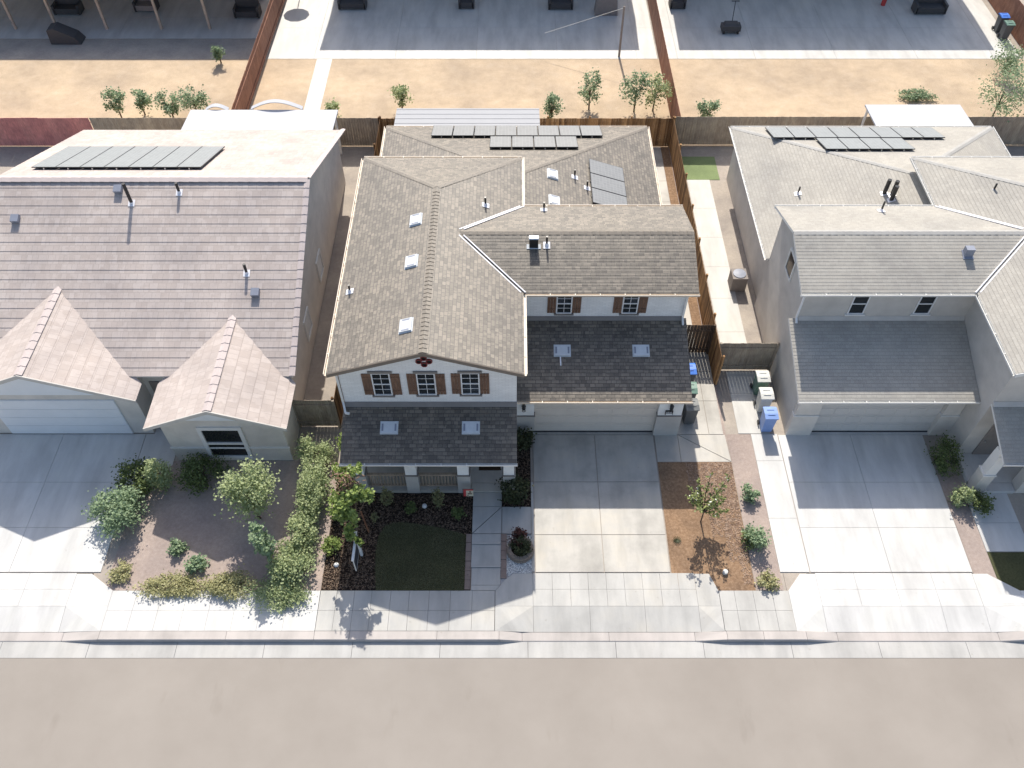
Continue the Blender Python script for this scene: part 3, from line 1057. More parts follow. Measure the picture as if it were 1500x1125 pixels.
vent_pipe(rl, None, (-10.6, 24.5, 4.6), (0, -t4, 1), .5, .06)
for x, y in ((-16.2, 27.95), (-20.2, 26.7), (-10.16, 23.7)):
    m = MB(); slope_box(m, (x, y, 3 + (y - 20.5) * t4), (0, -t4, 1), hx, .16, .16, .04, .2); m.build('roof_vent', M['galvd'], rl)

# ================================================================ setting: ground, road, paving
def sheet(name, x0, x1, y0, y1, z, mat, kind='structure'):
    return MB().poly([(x0, y0, z), (x1, y0, z), (x1, y1, z), (x0, y1, z)]).build(name, mat, kind=kind)


MB().poly([(-900, -900, -.40), (900, -900, -.40), (900, 1200, -.40), (-900, 1200, -.40)]).build('ground', M['farm'], kind='structure')
sheet('road', -90, 90, -3.2, 10.66, -.155, M['asphalt'])
m = MB()
x = -44.9
while x < 45:                       # gutter pan in lengths of about three metres
    m.box(x + .006, x + 3.03 - .006, 10.66, 11.225, -.25, -.146)
    x += 3.03
m.build('gutter_pan', M['gut'], kind='structure')
MB().box(-90, 90, 13.75, 60, -.39, -.03).box(-90, 90, 11.56, 13.75, -.395, -.30).build('soil', M['greydirt'], kind='structure')
MB().box(-7.4, -.62, 13.06, 13.75, -.29, -.03).box(-14.3, -7.41, 13.06, 13.75, -.29, -.03).box(7.42, 9.85, 13.06, 13.75, -.29, -.03).box(18.21, 40, 12.5, 13.75, -.29, -.03).box(-.45, .74, 13.1, 13.75, -.29, -.03).box(-15.2, -14.31, 13.07, 13.75, -.29, -.03).box(-22.6, -21.4, 13.07, 13.75, -.29, -.03).box(9.86, 10.7, 13.07, 13.75, -.29, -.03).box(17.0, 18.2, 13.07, 13.75, -.29, -.03).build('soil', M['greydirt'], kind='structure')
sheet('far_side_ground', -90, 90, -60, -3.2, -.15, M['palec'])


def curb_h(x):
    """height of the curb top: lowered in front of the three driveways"""
    for a, b, c, d in ((-.45, .35, 6.35, 7.45), (-22, -21.2, -15.6, -14.3), (10.2, 11.3, 16.9, 17.9)):
        if a < x < b: return -.125 * (x - a) / (b - a)
        if b <= x <= c: return -.125
        if c < x < d: return -.125 * (d - x) / (d - c)
    return 0.0


xs = [-45, -22, -21.2, -15.6, -14.3, -9.9, -6.85, -5.63, -2.6, -.45, .35, 3.37, 6.35, 7.45, 8.72, 10.2, 11.3, 16.9, 17.9, 45]
m = MB()
for a, b in zip(xs, xs[1:]):
    ga, gb = a + .005, b - .005
    ha, hb = curb_h(a), curb_h(b)
    P = lambda x, h: [(x, 11.225, -.25), (x, 11.225, max(-.144, h - .03)), (x, 11.255, h + .001), (x, 11.55, h + .002 if h > -.01 else h + .012), (x, 11.55, -.25)]
    i = m.add(P(ga, ha) + P(gb, hb))
    for k in range(4):
        m.face((i + k, i + k + 1, i + 5 + k + 1, i + 5 + k))
    m.face((i + 4, i + 3, i + 2, i + 1, i)); m.face((i + 5, i + 6, i + 7, i + 8, i + 9))
m.build('curb', M['curb'], kind='structure')


def slab(m, pts, z=0.0, t=.1):
    """paving slab; pts = (x, y) or (x, y, z) corners"""
    top = [Vector((p[0], p[1], p[2] if len(p) > 2 else z)) for p in pts]
    m.prism([p - Vector((0, 0, t)) for p in top], (0, 0, t))


def grid(m, xs, ys, g=.007, z=0.0):
    for a, b in zip(xs, xs[1:]):
        for c, d in zip(ys, ys[1:]):
            slab(m, [(a + g, c + g), (b - g, c + g), (b - g, d - g), (a + g, d - g)], z)


m = MB()     # public sidewalk with scored squares; the dips in front of the driveways are aprons below
grid(m, [-6.85 + .001, -6.26, -5.63, -5.01, -4.33, -3.67, -2.96, -2.2, -1.42, -.61], [11.56, 12.31, 13.06], .0045)
grid(m, [7.41, 7.95, 8.62, 9.3, 9.9], [11.56, 12.31, 13.06], .0045)
m.build('sidewalk', M['walkc'], kind='structure')
m = MB()
grid(m, [-14.3, -13.4, -12.5, -11.6, -10.7, -9.8, -8.9, -8.0, -6.86], [11.56, 12.31, 13.06], .004)
grid(m, [-40, -30, -22.3], [11.56, 13.06], .004)
grid(m, [18.2, 19, 19.8, 20.6, 22, 30, 40], [11.56, 12.31, 13.06], .004)
m.build('sidewalk', M['palec'], kind='structure')


def apron(name, mat, xa, xl, xr, xb, yb, g, cols):
    """sloping driveway apron: full height at its back edge, down to the lowered curb"""
    zz = lambda y: min(0.0, -.112 * (12.45 - y) / (12.45 - 11.56)) if y < 12.45 else 0.0
    m = MB()
    ys = [11.56, 12.47, 13.11, yb]
    for i, (c, d) in enumerate(zip(ys, ys[1:])):
        st = cols if i > 0 else cols[::3] + [cols[-1]] if (len(cols) - 1) % 3 else cols[::3]
        for a, b in zip(st, st[1:]):
            slab(m, [(a + g, c + g, zz(c)), (b - g, c + g, zz(c)), (b - g, d - g, zz(d)), (a + g, d - g, zz(d))], t=.16)
    # flares
    for e, s, k in ((xa, xl, 1), (xb, xr, -1)):
        slab(m, [(e + k * g, 11.56, -.004), (s - k * g, 11.56, -.112), (s - k * g, 12.47, -.002), (e + k * g, 12.47, -.002)], t=.16)
        slab(m, [(e + k * g, 12.47 + g, 0), (s - k * g, 12.47 + g, 0), (s - k * g, yb - .03, 0), (s - k * .55, yb - .03, 0), (e + k * g, 13.06, 0)], t=.16)
    return m.build(name, mat, kind='structure')


apron('driveway_apron', M['walkc'], -.6, .75, 6.6, 7.4, 13.74, .004, [.75, 1.45, 2.1, 2.75, 3.4, 4.05, 4.7, 5.35, 6.0, 6.6])
apron('driveway_apron', M['palec'], 9.9, 11.0, 16.7, 18.2, 13.74, .004, [11.0, 12.4, 13.8, 15.2, 16.7])
apron('driveway_apron', M['palec'], -22.3, -21.0, -15.8, -14.3, 13.74, .004, [-21.0, -19.2, -17.5, -15.8])

m = MB()     # driveway panels with open joints
grid(m, [.85, 3.36, 5.76], [13.77, 15.3, 17.61, 19.86], .011)
slab(m, [(.87, 19.875), (5.74, 19.875), (5.74, 20.05), (.87, 20.05)])
m.build('driveway', M['concrete'], kind='structure')
m = MB()     # parking pad and path beside the house
grid(m, [5.80, 6.75], [18.54, 19.86], .011)
slab(m, [(6.76, 19.85), (6.76, 18.55), (8.72, 18.55)])
slab(m, [(6.79, 19.86), (8.68, 19.86), (8.74, 18.57)])
grid(m, [6.76, 8.05, 8.64], [19.88, 21.6, 23.2, 24.3], .010)
grid(m, [6.74, 8.16], [24.3, 25.9, 27.6, 29.3, 31.0, 32.7, 34.5, 36.2, 37.9, 39.1], .010)
m.build('side_path', M['concrete'], kind='structure')
m = MB()     # front walk, steps and the landing towards the driveway
for (a, b, c, d, z) in ((-1.5, -.39, 16.47, 17.09, .07), (-.38, .72, 15.31, 16.46, .06),
                        (-1.5, -.41, 14.91, 15.29, .07), (-1.5, -.41, 13.99, 14.90, .035), (-1.48, -.42, 13.27, 13.98, .0)):
    slab(m, [(a + .007, c + .004), (b - .007, c + .004), (b - .007, d - .004), (a + .007, d - .004)], z, .16)
slab(m, [(-1.493, 15.33), (-1.493, 16.456), (-.41, 16.456)], .07, .16)
slab(m, [(-1.47, 15.314), (-.397, 15.314), (-.397, 16.43)], .07, .16)
slab(m, [(-1.47, 13.075), (-.58, 13.075), (-.43, 13.262), (-1.47, 13.262)], 0)
slab(m, [(.735, 13.80), (.835, 13.80), (.835, 17.6), (.735, 17.6)], 0.0)
slab(m, [(-.58, 13.066), (.72, 13.066), (.72, 13.72), (.05, 13.72), (-.22, 13.5)], -.004)
m.build('front_walk', M['walkc'], kind='structure')
m = MB()     # nosing lines of the steps and a score line
for y, z in ((14.905, .071), (13.985, .036)):
    m.box(-1.49, -.42, y - .03, y + .012, z, z + .012)
m.build('step_nosing', M['base'], kind='structure')

# beds, lawn, yards (each sheet a few mm above the one below)
sheet('mulch_bed', -6.85, -1.5, 13.065, 17.12, -.012, M['mulch'])
sheet('mulch_bed', -6.85, -6.02, 17.12, 30, -.016, M['mulch'])
sheet('mulch_bed', -.38, .735, 16.47, 19.9, -.012, M['mulch'])
sheet('gravel_bed', -.42, .735, 13.3, 15.31, -.016, M['gravelbed'])
sheet('dirt_bed', 5.8, 8.74, 13.05, 18.54, -.010, M['dirt'])
sheet('dirt_strip', 8.16, 8.74, 18.54, 39.2, -.018, M['redmulch'])
sheet('dirt_strip', 8.17, 8.60, 24.3, 39.2, -.012, M['dirt'])
lawn_poly = [(-4.88, 13.07), (-1.72, 13.07), (-1.70, 15.29), (-2.2, 15.45), (-2.83, 15.62), (-3.5, 15.74), (-4.14, 15.83), (-4.55, 15.8), (-4.80, 15.66), (-4.97, 15.3), (-5.04, 14.8), (-5.0, 14.0)]
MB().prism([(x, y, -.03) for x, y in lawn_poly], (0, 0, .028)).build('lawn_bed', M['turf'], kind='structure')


def inside(x, y, poly):
    c = False
    j = len(poly) - 1
    for i in range(len(poly)):
        xi, yi = poly[i]; xj, yj = poly[j]
        if (yi > y) != (yj > y) and x < (xj - xi) * (y - yi) / (yj - yi) + xi: c = not c
        j = i
    return c


rng = random.Random(3)
m = MB()
k = 0
while k < 26000:
    x, y = rng.uniform(-5.15, -1.6), rng.uniform(13.04, 15.95)
    if not inside(x + rng.gauss(0, .035), y + rng.gauss(0, .035), lawn_poly) or x > -1.7: continue
    k += 1
    a = rng.uniform(0, 6.28); l = rng.uniform(.03, .07); w_ = .006
    dx, dy = math.cos(a), math.sin(a)
    lean = rng.uniform(.2, .9)
    m.poly([(x - dy * w_, y + dx * w_, -.004), (x + dy * w_, y - dx * w_, -.004), (x + dx * l * lean, y + dy * l * lean, l * .8)])
m.build('grass', M['grass'], kind='stuff', uv=False)
tag(bpy.data.objects['grass'], 'short dark lawn grass in front of the porch', 'grass')


def chips(name, mat, areas, n, size, seed, label, zb=0.0, hole=None):
    rg = random.Random(seed)
    m = MB()
    tot = sum((a[1] - a[0]) * (a[3] - a[2]) for a in areas)
    for a in areas:
        for _ in range(int(n * (a[1] - a[0]) * (a[3] - a[2]) / tot)):
            x, y = rg.uniform(a[0], a[1]), rg.uniform(a[2], a[3])
            if hole and inside(x, y, hole): continue
            an = rg.uniform(0, 6.28)
            l, w_ = size * rg.uniform(.5, 1.4), size * rg.uniform(.2, .5)
            t1, t2 = rg.uniform(-.5, .5) * l, rg.uniform(-.5, .5) * w_
            dx, dy = math.cos(an), math.sin(an)
            z = zb + rg.uniform(0, .02)
            m.poly([(x + dx * l - dy * w_, y + dy * l + dx * w_, z + t1 + t2), (x - dx * l - dy * w_, y - dy * l + dx * w_, z - t1 + t2),
                    (x - dx * l + dy * w_, y - dy * l - dx * w_, z - t1 - t2), (x + dx * l + dy * w_, y + dy * l - dx * w_, z + t1 - t2)])
    o = m.build(name, mat, kind='stuff', uv=False)
    return tag(o, label, name.replace('_', ' '))


chips('bark_mulch', M['chip'], [(-6.84, -1.52, 13.09, 17.05), (-6.84, -6.05, 17.05, 22), (-.36, .7, 16.5, 19.8)], 11000, .034, 5, 'loose dark bark chips covering the front beds', hole=lawn_poly)
chips('wood_chips', M['chip2'], [(7.5, 8.72, 15.2, 18.5), (6.9, 8.72, 16.4, 18.52), (8.35, 8.72, 13.3, 15.2), (8.0, 8.72, 14.2, 16)], 5500, .026, 6, 'red brown wood chips scattered over the dirt beside the driveway', -.006)
rg = random.Random(8)
m = MB()
for _ in range(2600):
    x, y = rg.uniform(-.40, .71), rg.uniform(13.3, 15.28)
    if y < 13.72 and x < .05 + (y - 13.72) * 1.2 * 0 and (x + .22) < (13.72 - y) * .9 - .0: continue
    if y < 13.74 and x > -.2 + (y - 13.5): continue
    if math.hypot(x - .31, y - 14.6) < .45: continue
    s_ = rg.uniform(.014, .03)
    c_ = Vector((x, y, -.012 + s_ * .5))
    i = m.add([c_ + Vector(v) * s_ for v in ((1, 0, 0), (0, 1, 0), (-1, 0, 0), (0, -1, 0), (.2, .1, .7), (0, 0, -.6))])
    for a in range(4):
        m.face((i + a, i + (a + 1) % 4, i + 4)); m.face((i + (a + 1) % 4, i + a, i + 5))
m.build('white_gravel', M['gravel'], kind='stuff', uv=False)
tag(bpy.data.objects['white_gravel'], 'white pebbles around the round block planter', 'gravel')

# neighbours' ground
sheet('neighbour_bed', -14.6, -6.86, 13.07, 18.6, -.014, M['redmulch'])
m = MB(); grid(m, [-21.6, -18.3, -14.95], [13.78, 15.6, 17.6, 19.9], .006)
slab(m, [(-14.93, 17.2), (-13.5, 18.4), (-13.5, 20.9), (-14.6, 20.9), (-14.6, 19.9), (-14.93, 19.9)])
m.build('driveway', M['palec'], kind='structure')
m = MB(); grid(m, [10.85, 13.8, 16.75], [13.78, 15.6, 17.6, 19.86], .006)
grid(m, [9.75, 10.83], [13.78, 16, 18.6, 19.9], .006)
slab(m, [(12.0, 19.87), (17.1, 19.87), (17.1, 20.05), (12.0, 20.05)])
grid(m, [17.55, 19.2], [14.6, 15.8, 17.1], .006)
m.build('driveway', M['palec'], kind='structure')
m = MB(); grid(m, [9.25, 10.55], [19.92, 22, 23.2], .006)
grid(m, [9.25, 10.45], [23.4, 25.5, 27.6, 29.7, 31.8, 34, 36.3], .006)
m.build('side_path', M['patioc'], kind='structure')
sheet('neighbour_bed', 8.76, 9.74, 13.07, 19.9, -.014, M['redmulch'])
sheet('neighbour_bed', 16.77, 17.54, 13.3, 18, -.014, M['redmulch'])
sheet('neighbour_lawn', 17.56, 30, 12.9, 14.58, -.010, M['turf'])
sheet('gravel_strip', 17.2, 30, 12.6, 12.88, .004, M['gravel'])
sheet('side_lawn', 8.78, 11.0, 36.32, 38.3, -.010, M['turf_pale'])
# yards beyond the back fence
sheet('back_yard_dirt', -45, 45, 39.2, 48.04, -.014, M['drydirt'])
sheet('back_yard_dirt', -45, -15.2, 48.04, 50.4, -.014, M['greydirt'])
m = MB(); grid(m, [-15.05, -12.2, -7.2, -2.2, 2.8, 7.7, 8.95], [48.05, 51.7, 56.0], .006)
grid(m, [9.15, 10.2, 15, 20, 25, 29.7, 31.4], [48.05, 51.7, 56.0], .006)
grid(m, [-45, -35, -25, -15.25], [50.42, 53, 56], .006)
grid(m, [-12.0, -11.05], [39.3, 41.5, 43.7, 45.9, 48.03], .006)
m.build('patio', M['patioc'], kind='structure')

# ================================================================ fences


def fence(name, p0, p1, h, mat, label, group=None, gap=.006, posts=True, w=.14, cat='fence', seed=1, top=False):
    p0, p1 = Vector((p0[0], p0[1], -.02)), Vector((p1[0], p1[1], -.02))
    d = (p1 - p0); L = d.length; d.normalize()
    nn = Vector((-d.y, d.x, 0))
    F = thing(name, label, cat, tuple((p0 + p1) / 2), group)
    rg = random.Random(seed)
    m = MB()
    t = 0
    while t < L - .02:
        ww = min(w, L - t)
        a, b = p0 + d * (t + gap / 2), p0 + d * (t + ww - gap / 2)
        hh = h + rg.uniform(-.012, .012)
        o = nn * rg.uniform(-.004, .004)
        th = nn * .018
        z = Vector((0, 0, hh)); z0 = Vector((0, 0, .03))
        m.hexa([a + o + z0, b + o + z0, b + o + th + z0, a + o + th + z0, a + o + z, b + o + z, b + o + th + z, a + o + th + z])
        t += w
    m.build('board_panel', mat, F)
    m = MB()
    for zz in (.3, h - .3):
        m.bar(p0 - nn * .03 + Vector((0, 0, zz)), p1 - nn * .03 + Vector((0, 0, zz)), .045, .09)
    m.build('rail', mat, F)
    if posts:
        k = max(1, round(L / 2.4))
        for i in range(k + 1):
            q = p0 + d * (L * i / k) - nn * .06
            mm = MB(); mm.box(q.x - .045, q.x + .045, q.y - .045, q.y + .045, -.05, h + .06)
            mm.build('post', mat, F)
    return F


fence('wood_fence', (8.64, 22.5), (8.64, 39.2), 1.8, M['fence'], 'cedar board fence along the right side of the white house', seed=2)
fence('wood_fence', (8.64, 39.2), (-7.05, 39.2), 1.8, M['fence'], 'cedar board fence across the back of the white house', seed=3)
fence('wood_fence', (-7.05, 39.2), (-7.05, 20.35), 1.8, M['fence'], 'brown board fence between the white house and the pink tile roof', seed=4)
fence('side_gate', (6.76, 24.28), (8.6, 24.28), 1.8, M['gate'], 'dark board gate beside the white garage behind the bins', gap=.012, seed=5, cat='gate')
fence('side_gate', (-8.7, 20.3), (-7.08, 20.3), 1.75, M['fence_pale'], 'pale board gate left of the white house porch', seed=6, cat='gate')
fence('side_gate', (8.72, 23.3), (11.1, 23.3), 1.75, M['fence_pale'], 'pale board gate beside the grey house', seed=7, cat='gate')
fence('wood_fence', (-7.1, 39.25), (-22.6, 39.25), 1.8, M['fence_pale'], 'pale back fence behind the pink tiled house', seed=8, posts=False)
fence('wood_fence', (-22.65, 39.25), (-34, 39.25), 1.8, M['red'], 'red painted fence panel at the far left behind the tiled house', seed=9, posts=False, w=.9)
fence('wood_fence', (34, 39.35), (8.7, 39.35), 1.8, M['fence_pale'], 'pale back fence behind the grey house', seed=10, posts=False)
fence('wood_fence', (-15.15, 39.3), (-15.15, 58), 1.8, M['fence_red'], 'red brown fence dividing the dirt yards beyond, left one', seed=11, posts=False)
fence('wood_fence', (9.05, 39.4), (9.05, 58), 1.8, M['fence_red'], 'red brown fence dividing the dirt yards beyond, behind the brown roof', seed=12, posts=False)
fence('wood_fence', (31.8, 48.5), (31.8, 58), 1.8, M['fence_red'], 'red brown fence in the far right corner behind the bins', seed=13, posts=False)

# ================================================================ plants


def leaves(m, c, rad, n, size, rg, clumps=10, flat=.5, shell=.55):
    c = Vector(c)
    cs = []
    for _ in range(clumps):
        while True:
            v = Vector((rg.uniform(-1, 1), rg.uniform(-1, 1), rg.uniform(-1, 1)))
            if shell < v.length < 1: break
        cs.append((Vector((v.x * rad[0], v.y * rad[1], v.z * rad[2])), rg.uniform(.28, .48)))
    for _ in range(n):
        o, sp = rg.choice(cs)
        p = c + o + Vector((rg.gauss(0, 1) * rad[0], rg.gauss(0, 1) * rad[1], rg.gauss(0, 1) * rad[2])) * sp * .55
        if p.z < .02: p.z = rg.uniform(.02, .1)
        d = Vector((rg.uniform(-1, 1), rg.uniform(-1, 1), rg.uniform(-.6, .6))).normalized()
        u = (Vector((rg.uniform(-.8, .8), rg.uniform(-.8, .8), rg.uniform(.3, 1.3)))).normalized()
        s_ = d.cross(u)
        if s_.length < .1: continue
        s_.normalize()
        l = size * rg.uniform(.6, 1.3)
        w_ = l * rg.uniform(.35, .55)
        n_ = s_.cross(d)
        m.poly([p, p + d * l * .5 + s_ * w_ + n_ * l * .08, p + d * l, p + d * l * .5 - s_ * w_ + n_ * l * .08])


def branchy(m, base, tips, r0, rg):
    base = Vector(base)
    for t in tips:
        t = Vector(t)
        mid = base.lerp(t, .5) + Vector((rg.uniform(-.1, .1), rg.uniform(-.1, .1), .05))
        m.cyl(base, mid, r0, r0 * .65, 6, False)
        m.cyl(mid, t, r0 * .65, r0 * .25, 6, False)


def shrub(name, label, cat, x, y, r, h, n, size, mat, seed, group=None, squash=1.0, clumps=12, z=0.0):
    rg = random.Random(seed)
    T = thing(name, label, cat, (x, y, z), group)
    m = MB()
    if size > .095:
        n, size, clumps = n * 2, size * .68, clumps + 8
    leaves(m, (x, y, z + h * .55), (r, r * squash, h * .5), int(n * 1.5), size, rg, clumps + 4)
    m.build('foliage', mat, T, uv=False)
    m = MB()
    tips = [(x + rg.uniform(-.6, .6) * r, y + rg.uniform(-.6, .6) * r * squash, z + h * rg.uniform(.4, .8)) for _ in range(5)]
    branchy(m, (x, y, z - .03), tips, max(.008, r * .04), rg)
    m.build('stem', M['trunk'], T)
    return T


# young tree at the front left corner of the white house, leaning stake beside it
rg = random.Random(21)
T = thing('young_tree', 'leafy lime green young tree at the left porch corner beside the sign', 'tree', (-5.75, 15.1, 0))
m = MB()
crown = [(-5.38, 15.62, 3.9, .22, 190), (-5.79, 15.46, 3.5, .22, 90), (-5.36, 15.06, 3.4, .30, 300), (-4.97, 15.04, 3.2, .20, 190), (-5.74, 14.89, 3.1, .32, 300), (-5.47, 14.66, 2.8, .28, 280),
         (-5.93, 14.51, 2.6, .28, 260), (-5.63, 14.35, 2.3, .24, 200), (-6.14, 15.18, 2.6, .26, 200), (-5.36, 14.25, 1.6, .14, 110), (-5.70, 14.28, 1.8, .2, 110), (-6.05, 14.9, 2.0, .2, 110)]
for (x, y, z, r_, n) in crown:
    leaves(m, (x, y, z), (r_, r_, r_ * .9), n, .115, rg, 6)
m.build('crown', M['leaf_lime'], T, uv=False)
m = MB()
m.cyl((-5.75, 15.1, -.05), (-5.6, 14.95, 1.5), .045, .035, 8)
branchy(m, (-5.6, 14.95, 1.45), [c[:3] for c in crown], .03, rg)
m.build('trunk', M['trunk'], T)
m = MB()
for _ in range(170):
    p = Vector((-5.65 + rg.gauss(0, .2), 15.45 + rg.gauss(0, .16), 3.5 + rg.gauss(0, .2)))
    q = p + Vector((rg.uniform(-1, 1), rg.uniform(-1, 1), rg.uniform(-.3, .8))).normalized() * .14
    m.bar(p, q, .03, .008)
m.build('dry_twigs', M['straw'], T, uv=False)
m = MB()
m.cyl((-5.36, 15.38, -.05), (-5.62, 15.85, .75), .032, .032, 8)
m.build('tree_stake', M['stake'], label='brown wooden stake leaning beside the lime green tree', cat='stake')

# young tree in the dirt on the right
rg = random.Random(22)
T = thing('young_tree', 'thin young tree with pale leaves and white blossoms in the dirt beside the driveway', 'tree', (7.15, 15.85, 0))
tips = []
for k in range(19):
    a = k * 2.4 + rg.uniform(-.3, .3)
    rr = rg.uniform(.4, .95)
    tips.append((7.15 + rr * math.cos(a) * .9, 15.9 + rr * math.sin(a) * .75, rg.uniform(1.1, 2.5)))
m = MB()
m.cyl((7.15, 15.85, -.05), (7.14, 15.86, .75), .03, .024, 8)
branchy(m, (7.14, 15.86, .7), tips, .026, rg)
m.build('trunk', M['trunk'], T)
m = MB()
f = MB()
for t in tips:
    for q in (1.0, .8, .6, .45):
        p = Vector((7.14, 15.86, .75)).lerp(Vector(t), q)
        leaves(m, p, (.11, .11, .11), 16 if q > .5 else 8, .085, rg, 4)
    if rg.random() < .6:
        leaves(f, t, (.06, .06, .05), 4, .06, rg, 2)
m.build('crown', M['leaf_rose'], T, uv=False)
f.build('blossom', M['flower'], T, uv=False)

shrub('round_shrub', 'dark rounded shrub beside the front walk at the last porch column', 'shrub', .10, 16.98, .52, .95, 1300, .085, M['leaf_dark'], 31, clumps=16)
shrub('round_shrub', 'dark shrub tucked between the porch roof and the garage door', 'shrub', .45, 19.3, .36, 1.0, 700, .085, M['leaf_dark'], 32)
shrub('upright_shrub', 'narrow olive shrub below the left porch railing', 'shrub', -4.75, 16.55, .20, 1.05, 420, .06, M['leaf_sage'], 33)
shrub('upright_shrub', 'narrow olive shrub below the right porch railing', 'shrub', -2.80, 16.55, .19, 1.0, 400, .06, M['leaf_sage'], 34)
shrub('small_plant', 'small dark green plant with a white bloom between the two olive shrubs', 'plant', -3.83, 16.32, .22, .35, 160, .07, M['leaf_mid'], 35)
shrub('small_plant', 'low green plant in the mulch below the red flag', 'plant', -2.05, 16.15, .24, .32, 200, .08, M['leaf_mid'], 36)
shrub('small_plant', 'tiny yellow green plant right of the leaning stake', 'plant', -5.22, 15.95, .14, .3, 110, .06, M['leaf_sage'], 37)
shrub('hedge_shrub', 'lit green shrub at the left wall just below the porch roof edge', 'shrub', -6.55, 17.5, .26, 1.3, 420, .09, M['leaf_lime'], 38, squash=1.6)
shrub('hedge_shrub', 'lit green shrub at the left boundary beside the young tree', 'shrub', -6.62, 16.2, .22, 1.2, 480, .09, M['leaf_lime'], 39, squash=2.2)
shrub('hedge_shrub', 'lit green shrub at the far left behind the porch roof corner', 'shrub', -6.55, 18.8, .22, 1.3, 300, .09, M['leaf_lime'], 40, squash=1.4)
shrub('small_shrub', 'small lit shrub on sunlit bark left of the sign', 'shrub', -6.62, 14.72, .30, .5, 380, .075, M['leaf_lime'], 41)
shrub('small_shrub', 'small green shrub on the right edge of the dirt bed', 'shrub', 8.72, 15.0, .2, .45, 260, .075, M['leaf_mid'], 42, squash=1.7)
shrub('planter_plant', 'reddish and green plant growing in the round block planter', 'plant', .31, 14.66, .34, .55, 420, .07, M['leaf_dark'], 43, z=.12)
shrub('planter_plant', 'dark red leaved plant at the back of the round planter', 'plant', .28, 14.98, .30, .6, 220, .075, M['leaf_red'], 44, z=.10)
m = MB()
for k in range(14):
    a = k / 14 * 6.28
    m.bar((6.15, 15.05, 0), (6.15 + .16 * math.cos(a), 15.05 + .16 * math.sin(a), .06), .02, .008)
m.build('weed', M['leaf_dark'], label='small dry weed in the dirt near the driveway edge', cat='weed')

# ---- neighbours' planting (left)
shrub('round_bush', 'round bright green bush at the edge of the left driveway', 'bush', -14.75, 16.0, .85, 1.2, 1500, .13, M['leaf_veil2'], 51, clumps=22)
shrub('round_bush', 'dull green bush behind the round bright green bush', 'bush', -14.5, 17.4, .7, 1.0, 800, .13, M['leaf_mid'], 52, clumps=16)
shrub('upright_bush', 'pale upright bush between the left driveway and the front gable', 'bush', -13.55, 17.5, .42, 1.4, 600, .12, M['leaf_veil'], 53)
shrub('dark_bush', 'dark bush under the left house front window', 'bush', -12.1, 17.7, .8, .9, 800, .12, M['leaf_mid'], 54, clumps=16)
rg = random.Random(55)
T = thing('garden_tree', 'yellow green tree in front of the tiled house gable', 'tree', (-9.6, 16.0, 0))
m = MB()
leaves(m, (-9.6, 16.1, 2.0), (.85, .9, .9), 5200, .09, rg, 34, shell=.3)
m.build('crown', M['leaf_veil'], T, uv=False)
m = MB()
m.cyl((-9.6, 16.0, -.05), (-9.6, 16.0, 1.0), .07, .05, 8)
branchy(m, (-9.6, 16.0, .95), [(-9.6 + .7 * math.cos(k), 16.1 + .7 * math.sin(k), 1.7 + .5 * (k % 3)) for k in range(8)], .035, rg)
m.build('trunk', M['trunk'], T)
shrub('hedge_shrub', 'pale green hedge shrub nearest the side gate, left of the white porch', 'shrub', -7.75, 18.6, .6, 1.2, 700, .12, M['leaf_veil'], 56, clumps=14)
shrub('hedge_shrub', 'long pale green hedge along the left lot boundary', 'shrub', -7.6, 16.9, .5, 1.2, 1500, .12, M['leaf_veil'], 57, squash=2.3, clumps=26)
shrub('hedge_shrub', 'pale green hedge shrub below the long hedge on the left boundary', 'shrub', -7.7, 15.1, .5, 1.0, 900, .12, M['leaf_veil'], 66, squash=1.4, clumps=18)
shrub('hedge_shrub', 'pale green shrub lower down the left boundary near the sidewalk', 'shrub', -7.95, 13.95, .7, .8, 1200, .12, M['leaf_veil'], 58, squash=1.1, clumps=20)
shrub('ground_cover', 'yellow green ground cover spilling onto the sidewalk by the left boundary', 'plant', -8.3, 12.95, .95, .35, 1200, .1, M['leaf_veil'], 59, squash=.6, clumps=22)
shrub('ground_cover', 'yellow green ground cover in the middle of the left front bed edge', 'plant', -10.1, 13.2, .8, .35, 800, .1, M['leaf_yel'], 60, squash=.6, clumps=18)
shrub('ground_cover', 'yellow green ground cover along the sidewalk near the left driveway', 'plant', -12.1, 13.2, 1.1, .25, 900, .1, M['leaf_yel'], 61, squash=.35, clumps=20)
shrub('ground_cover', 'small tuft of ground cover at the left driveway corner', 'plant', -14.2, 13.7, .38, .25, 300, .1, M['leaf_yel'], 62)
shrub('agave', 'blue green spiky plant in the left front bed', 'plant', -12.35, 14.7, .28, .35, 150, .16, M['leaf_veil2'], 63)
shrub('agave', 'blue green spiky plant closer to the sidewalk in the left front bed', 'plant', -11.5, 14.0, .32, .4, 170, .16, M['leaf_veil2'], 64)
rg = random.Random(65)
T = thing('garden_tree', 'tall narrow tree near the left sidewalk with drooping green crown', 'tree', (-8.85, 14.2, 0))
m = MB()
for z, r_ in ((.9, .3), (1.4, .36), (1.9, .3)):
    leaves(m, (-8.9, 14.3, z), (r_, r_, .4), 260, .12, rg, 8)
m.build('crown', M['leaf_veil2'], T, uv=False)
m = MB(); m.cyl((-8.85, 14.2, -.05), (-8.9, 14.3, 1.6), .05, .03, 8); m.build('trunk', M['trunk'], T)
